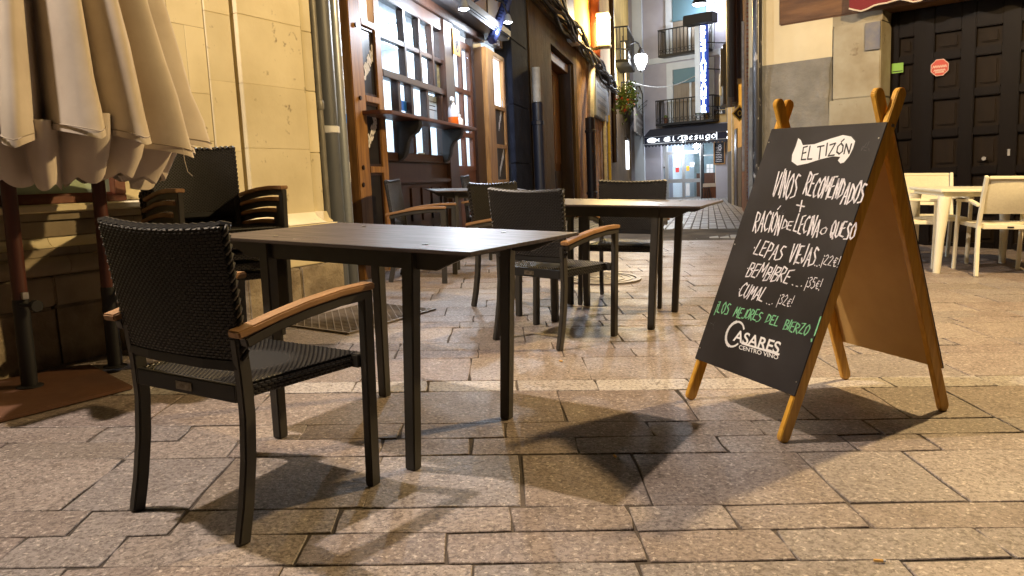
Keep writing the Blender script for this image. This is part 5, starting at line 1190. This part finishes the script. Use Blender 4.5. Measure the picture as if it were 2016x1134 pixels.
# vertical neon sign on a bracket
nx0,nx1=HE(1370,130,1.1)[0],HE(1393,130,1.1)[0]; zn1=HE(1384,50,1.1)[1]; zn0=HE(1384,222,1.1)[1]
ns=thing('vertical_neon_sign','tall vertical sign with glowing blue-white letters projecting from the corner house','sign',facM(FE)@Matrix.Translation((nx1,1.1,zn0)))
Wn=nx0-nx1; Hn=zn1-zn0
MB().box(Wn*.52,Wn,-.10,.10,0,Hn).build('side_case',K['trim'],ns,bevel=.02)
MB().box(0,Wn*.515,-.10,.09,0,Hn).build('face',mat('blue_sign_face',(.02,.06,.30),.4,emit=(.02,.10,.8),estr=.35),ns)
K['neonblue']=mat('blue_white_neon',(1,1,1),.4,emit=(.62,.82,1.0),estr=6)
word='RESTAURANTE'
for i,chh in enumerate(word):
    z=Hn*(1-(i+.92)/len(word)); m=MB(); st=SF[chh]; hh=Hn/len(word)*.76
    for q in st: ribbon(m,[(Wn*(.45-.36*a/.56),z+hh*b) for a,b in q],.036,lambda x,zz:(x,.095,zz))
    m.build('neon_letter',K['neonblue'],ns)
for z in (.25,Hn*.5,Hn*.8): MB().tube([(0,0,z),(-.75,-.3,z-.1),(-.9,-1.05,z)],.025,6).build('bracket',K['iron'],ns)
MB().box(-.35,.95,-.25,.30,Hn+.05,Hn+.45).build('projector_box',K['iron'],ns,bevel=.03)
MB().tube([(-.9,-.4,.2),(-.9,-.4,Hn+.3)],.05,8).build('mast',K['iron'],ns,smooth=True)
s,z=HE(1377,8,1.2)
t=thing('facade_floodlight','small lit white lamp high on the lilac corner house','lamp',facM(FE)@Matrix.Translation((s,1.2,z)))
MB().lathe([(.03,.40),(.12,.35),(.30,.05),(.31,.0),(.28,0)],14).build('lamp_shade',K['iron'],t,smooth=True); MB().lathe([(0,-.08),(.2,-.06),(.28,.0),(0,.01)],14).build('lens',K['spotlit'],t,smooth=True); MB().tube([(0,0,.39),(0,-.6,.7),(0,-1.2,.6)],.03,6).build('arm',K['iron'],t)
light('floodlight',450,(.86,.90,1.0),Matrix.Translation((0,-.1,-.25)),.2,t)
# street name plates on a tan panel
s0,z0=HE(1417,241,.06); s1,z1=HE(1389,193,.06)
t=thing('street_name_panel','tan wall panel with two dark street name plates above the awning','street sign',facM(FE)@Matrix.Translation((s0-.3,.03,z0)))
W_=s1-s0+.3; H_=z1-z0; MB().box(0,W_,-.029,.0,0,H_).build('panel',mat('tan_panel',(.50,.34,.14),.7),t)
for k,zz in enumerate((.50,.32)):
    MB().box(.05,W_-.05,.001,.02,H_*zz,H_*(zz+.15)).build('name_plate',K['black'],t)
st,w=strokes('CALLE',jit=.0); m=MB()
for q in st: ribbon(m,[(W_*.74-W_*.42*x/w,H_*.515+H_*.115*y) for x,y in q],.014,lambda x,zz:(x,.0215,zz))
for k in range(7): ribbon(m,[(W_*.80-.085*k,H_*.34),(W_*.80-.085*k-.03,H_*.45),(W_*.80-.085*k-.05,H_*.35)],.012,lambda x,zz:(x,.0215,zz))
m.build('plate_lettering',K['white'],t)
# overhead wire across the alley
a=CAM+ray(1237,160)*(31/ray(1237,160).y); b=CAM+ray(1372,148)*(34/ray(1372,148).y)
t=thing('overhead_wire','thin pale wire strung across the alley by the lantern','wire',Matrix.Translation(a)); d=b-a
MB().tube([Vector((d.x*k/10,d.y*k/10,d.z*k/10-.35*math.sin(math.pi*k/10))) for k in range(11)],.02,6).build('wire',K['wornwhite'],t)

# ================================================================== RIGHT SIDE OF THE ALLEY
def wall_between(name,label,p,q,sign,pieces,z1=11,thick=1.2):
    d=Vector((q[0]-p[0],q[1]-p[1],0)); az=math.degrees(math.atan2(d.x,d.y)); f=Fac(p,az,sign); L=d.length
    t=thing(name,label,'building',facM(f))
    for (s0,s1,n1,z0,zt,mt,nm) in pieces: fb(B(s0*L,s1*L,-thick,n1,z0,zt),f,nm,mt,t)
    return t,f,L
K['paleplaster']=mat('pale_yellow_plaster',(.68,.60,.41),.8,col2=(.58,.50,.33),scale=1.8,bump=.012,bscale=18)
K['greyplaster']=mat('rough_grey_cement',(.245,.235,.21),.9,col2=(.17,.162,.145),scale=4,bump=.12,bscale=13)
K['bluegrey']=mat('blue_grey_paint',(.13,.14,.19),.8,col2=(.20,.19,.19),scale=4,lo=.45,hi=.6)
p1_=(3.35,11.2); 
c0=FR.p+FR.d*2.46
h2,f2,L2_=wall_between('brick_house','narrow red brick house on the right of the alley','%s'and(4.22,14.0),(6.20,21.0),-1,[(0,1,0,-.4,11,K['redbrick'],'wall'),(.35,.36,.05,1,4,K['wornwhite'],'drain')])
h3,f3,L3_=wall_between('yellow_house','yellow and grey house at the far right of the alley',(6.20,21.0),(7.30,26.3),-1,[(0,.999,0,1.65,11,K['ochre_wall'],'upper_wall'),(0,1,.01,-.4,1.64,mat('dark_dado',(.10,.085,.07),.8),'dado'),(.25,.40,.03,0,2.2,K['walnut'],'door'),(.5,.56,.05,-.2,3.2,K['wornwhite'],'pale_pier')])
h1,f1,L1_=wall_between('plastered_house','plastered flank of the corner house facing the alley',(c0.x,c0.y),(4.28,14.0),-1,[(0,1,0,2.05,11,K['paleplaster'],'upper_wall'),(0,1,.01,-.4,2.045,K['bluegrey'],'painted_dado')])
def hang(f,s,n,z,dims,mt,name,label,cat,extra=None):
    t=thing(name,label,cat,facM(f)@Matrix.Translation((s,n if f.flip!=1 else -n,z)))
    MB().box(-dims[0]/2,dims[0]/2,-.0,dims[1],0,dims[2]).build('case',mt,t,bevel=.02)
    if extra: extra(t)
    return t
hang(f3,1.6,.01,2.85,(1.3,.40,1.6),K['iron'],'meter_cabinet','dark cabinet and balcony box on the right alley wall','cabinet',lambda t:[MB().box(.1,.3,.401,.45,.3,.9).build('meter',K['wornwhite'],t),MB().box(-.5,-.3,.401,.45,.5,1.5).build('duct',K['cable'],t)])
hang(f2,5.2,.01,3.1,(1.3,.28,2.0),K['walnut'],'timber_bay','brown timber bay box high on the brick house','bay',lambda t:[MB().box(-.5,.5,.281,.32,.2+.45*k,.55+.45*k).build('panel',K['cable'],t) for k in range(4)])
t=hang(f2,3.2,.01,5.0,(.5,.5,.8),K['iron'],'floodlight','black lamp housing high on the right alley wall','lamp')
for k,(nn,ss,hh) in enumerate(((.25,1.2,6),(.2,2.4,5),(.3,3.6,7))):
    t=thing('wall_duct','brown cable duct running up the brick house, '+['nearest','middle','farthest'][k]+' of three','duct',facM(f2)@Matrix.Translation((ss,nn,2.4)),'ducts on the brick house'); MB().tube([(0,0,0),(0,0,hh)],.06,8).build('duct',[K['cable'],K['walnut'],K['conduit']][k],t,smooth=True)
# diamond gas sign
w=ray(1456,223); q=CAM+w*(20/w.y)
t=thing('diamond_sign','small black and yellow diamond sign sticking out of the right alley wall','sign',Matrix.Translation(q))
MB().prism([(0,-.20),(.20,0),(0,.20),(-.20,0)],lambda a,b,tt:(a,tt,b),-.008,.008).build('border',mat('yellow_enamel',(.65,.50,.06),.4),t)
MB().prism([(0,-.155),(.155,0),(0,.155),(-.155,0)],lambda a,b,tt:(a,tt,b),-.012,-.0085).build('face',K['black'],t)
m=MB(); ribbon(m,[(.05*math.cos(a)*.9,.06*math.sin(a)) for a in [R_(v) for v in range(-60,301,40)]],.011,lambda a,b:(a,-.013,b)); m.build('mark',mat('yellow_mark',(.65,.50,.06),.4),t)
MB().bar((.19,0,0),(.34,.05,0),.03,.03).build('stem',K['iron'],t)

# ================================================================== CORNER HOUSE ON THE RIGHT
ch=thing('corner_house','corner house with grey cement plinth, stone jamb and heavy wooden door','building',facM(FR))
fc=lambda mb,name,mt,parent=ch,**kw: fb(mb,FR,name,mt,parent,**kw)
HR=FR.hit
zp=2.29; sJ=.87; sS=1.42
fc(B(sS,2.44,-1.0,0,zp,11),'upper_plaster',K['paleplaster'])
# cement plinth: uneven, with ragged edge to the stone
m=MB(); n=30; nz=16; rr=random.Random(8)
ring=[]
g=[[0]*(n+1) for _ in range(nz+1)]
for j in range(nz+1):
    for i in range(n+1):
        s=sS+.02+(2.44-sS-.02)*i/n; z=-.3+(zp+.3)*j/nz; b=.03+(.022*(rr.random()) if z<2.02 and i>0 else 0.0)
        if i==0: s+=rr.uniform(-.02,.02)
        if j==nz: b=.012
        g[j][i]=(s,b,z)
v=[g[j][i] for j in range(nz+1) for i in range(n+1)]; f=[(j*(n+1)+i,j*(n+1)+i+1,(j+1)*(n+1)+i+1,(j+1)*(n+1)+i) for j in range(nz) for i in range(n)]
m.add(v,f); fc(m,'cement_plinth',K['greyplaster'],smooth='all')
fc(B(sS,2.44,-1.0,.0,-.4,zp-.002),'plinth_core',K['greyplaster'])
K['jambstone']=mat('stained_sandstone_jamb',(.37,.34,.26),.85,col2=(.25,.21,.14),scale=2.6,bump=.035,bscale=16,rnd=.06,speck=(.14,.10,.06),speck_scale=5,speck_at=.68)
for z0,z1,e in ((-.4,.9,.0),(.903,1.78,.01),(1.783,2.62,-.008)): fc(B(sJ,sS-.002+e*2,-1.0,.045+e,z0,z1),'jamb_stone',K['jambstone'],bevel=.012)
fc(B(sJ+.001,sJ+.16,.046,.07,2.30,2.60),'blue_patch',K['bluegrey'])
K['beam']=mat('rough_timber_lintel',(.17,.085,.035),.7,col2=(.085,.04,.018),scale=3,stretch=(.6,4,4),bump=.05,bscale=18)
fc(B(-3,2.06,-1.0,.02,2.735,3.3),'timber_lintel',K['beam'],bevel=.015); fc(B(-3,2.06,-1.0,-.03,3.302,11),'upper_wall',K['paleplaster'])
fc(B(sJ,sS,-1.0,.0,2.622,2.733),'infill',K['jambstone'])
# door: stiles, rails and sunken square panels
K['darkdoor']=mat('nearly_black_brown_door',(.0048,.0026,.0018),.45,col2=(.0034,.0018,.0013),scale=4,stretch=(4,4,.8),bump=.004,bscale=40,spec=.12)
K['doorpanel']=mat('brown_door_boards',(.013,.0075,.0036),.5,col2=(.008,.0046,.0024),scale=4,stretch=(5,5,.6),spec=.12)
dz=-.32
dr2=fc(B(-3.0,sJ,-.60,dz-.06,-.4,2.73),'door',K['doorpanel'])
pan=[(sJ-.09,.62),(.41,.14),(.0,-.25),(-.42,-.68),(-.82,-1.05)]
edges=[sJ]+[x for p in pan for x in p]+[-3.0]
for i in range(0,len(edges),2): fc(B(edges[i+1],edges[i],dz-.0599,dz,-.4,2.73),'door_stile',K['darkdoor'],dr2,bevel=.008)
rz=[(2.44,2.73),(2.14,2.235),(1.71,1.80),(1.29,1.38),(.86,.95),(.42,.52),(-.4,.1)]
for a,b in pan:
    for z0,z1 in rz: fc(B(b+.0006,a-.0006,dz-.0599,dz-.003,z0,z1),'door_rail',K['darkdoor'],dr2,bevel=.008)
    for k in range(len(rz)-1):
        z1=rz[k][0]; z0=rz[k+1][1]; fc(B(b+.04,a-.04,dz-.0599,dz-.035,z0+.04,z1-.04),'sunken_panel',K['doorpanel'],dr2,bevel=.012)
s,z=HR(1986,300,dz); fc(B(s-.012,s+.012,dz+.0005,dz+.006,z-.035,z+.035),'keyhole_plate',K['steel'],dr2)
s,z=HR(1939,312,dz-.03); fc(MB().tube([(s,dz-.034,z),(s,dz+.03,z)],.022,10),'door_knob',K['steel'],dr2,smooth=True)
# maroon awning with wavy piped edge
t=thing('maroon_awning','maroon awning with a wavy cream edge over the heavy wooden door','awning',facM(FR))
m=MB(); n=60; e=MB(); ed=[]
for k in range(n+1):
    s=1.16-4.0*k/n; zb_=2.745+.022*math.sin(s*11)+.012*math.sin(s*23); ed.append((s,.225,zb_))
v=[(s,.22,z) for s,_,z in ed]+[(s,.22,3.05) for s,_,z in ed]+[(s,.215,3.05) for s,_,z in ed]+[(s,.215,z) for s,_,z in ed]
N=n+1; f=[]
for r in range(3): f+=[(r*N+i,r*N+i+1,(r+1)*N+i+1,(r+1)*N+i) for i in range(n)]
m.add(v,f); fb(m,FR,'valance',mat('maroon_canvas',(.16,.012,.016),.8),t)
fb(MB().tube(ed,.010,6),FR,'piping',K['canvas'],t,smooth=True); fb(B(-2.84,1.16,.03,.214,2.98,3.10),FR,'awning_box',mat('maroon_canvas_top',(.16,.012,.016),.8),t)
# stickers on the door
K['redsticker']=mat('red_alarm_sticker',(.48,.055,.03),.45); K['greensticker']=mat('green_sticker',(.22,.46,.08),.5)
s,z=HR(1850,133,dz+.004); t=thing('alarm_sticker','red octagonal alarm sticker on the heavy wooden door','sticker',facM(FR)@Matrix.Translation((s,dz-.02,z)))
t.matrix_basis=facM(FR)@Matrix.Translation((s,dz+.006,z)); oc=lambda r:[(r*math.cos(R_(22.5+45*k)),r*math.sin(R_(22.5+45*k))) for k in range(8)]
MB().prism(oc(.098),lambda a,b,tt:(a,tt,b),-.003,.0).build('border',mat('sticker_border',(.62,.42,.36),.5),t); MB().prism(oc(.090),lambda a,b,tt:(a,tt,b),.0005,.0015).build('face',K['redsticker'],t)
m=MB(); rr=random.Random(12)
for z_,w_,h_ in ((.012,.070,.014),(-.028,.058,.010),(-.05,.045,.007)):
    pts=[(w_-2*w_*k/16,z_+(h_ if k%2 else -h_)) for k in range(17)]; ribbon(m,pts,.0035,lambda a,b:(a,.0022,b))
m.build('worn_lettering',mat('sticker_letters',(.70,.50,.42),.6),t)
s,z=HR(1767,134,dz+.004); t=thing('green_sticker','small green square sticker at the left edge of the heavy wooden door','sticker',facM(FR)@Matrix.Translation((s,dz+.006,z)))
MB().box(-.062,.062,-.003,0,-.055,.055).build('sheet',K['greensticker'],t); MB().box(-.055,.055,.0005,.001,-.042,-.032).build('text_line',K['black'],t)
# street pole at the corner
gp=Vector((c0.x,c0.y,0))+FR.n*.18+FR.d*(-.10)
s,z=HR(1491,150,.14); gp=FR.p+FR.d*s+FR.n*.14
t=thing('street_pole','worn black metal pole standing at the corner of the right house','pole',Matrix.Translation((gp.x,gp.y,.1)))
K['polepaint']=mat('worn_black_pole',(.035,.035,.04),.4,.3,col2=(.30,.29,.28),scale=14,lo=.60,hi=.66,stretch=(1,1,.5),rvar=.1)
MB().tube([(0,0,0),(0,0,5)],.058,14).build('pole',K['polepaint'],t,smooth=True)
# ================================================================== ALLEY FLOOR
def zalley(y): return .165-.0102*(y-9.9) 
m=MB(); m.add([(-1.0,9.92,zalley(9.9)-.012),(3.6,9.92,zalley(9.9)-.012),(13,45,zalley(45)-.012),(3,45,zalley(45)-.012)],[(0,1,2,3)])
alley=m.build('alley_ground',K['mortar'],kind='structure')
rr=random.Random(21); m=MB(); lo=[];
dv=Vector((math.sin(R_(14.2)),math.cos(R_(14.2)),0)); sv=Vector((dv.y,-dv.x,0)); o=Vector((-.55,9.95,0))
for i in range(34):
    t0=i*.135+.0; s=-.3-rr.random()*.3
    while s<26:
        l=rr.uniform(.25,.5) if s<12 else rr.uniform(.6,1.2); g=.010; a=t0+g/2; b=t0+.135-g/2
        q=[o+sv*a+dv*(s+g),o+sv*b+dv*(s+g),o+sv*b+dv*(s+l-g),o+sv*a+dv*(s+l-g)]; s+=l
        if min(p.y for p in q)<9.92: continue
        zz=rr.uniform(-.003,.003); c=sum(q,Vector((0,0,0)))/4
        m.add([(p.x,p.y,zalley(p.y)-.02) for p in q]+[(p.x+(c.x-p.x)*.10,p.y+(c.y-p.y)*.03,zalley(p.y)+zz) for p in q],[(0,1,5,4),(1,2,6,5),(2,3,7,6),(3,0,4,7),(4,5,6,7)])
m.build('alley_setts',K['cobble'],alley,kind='stuff')
MB().box(-60,60,-60,60,-.65,-.6).build('ground',K['mortar'],kind='structure')
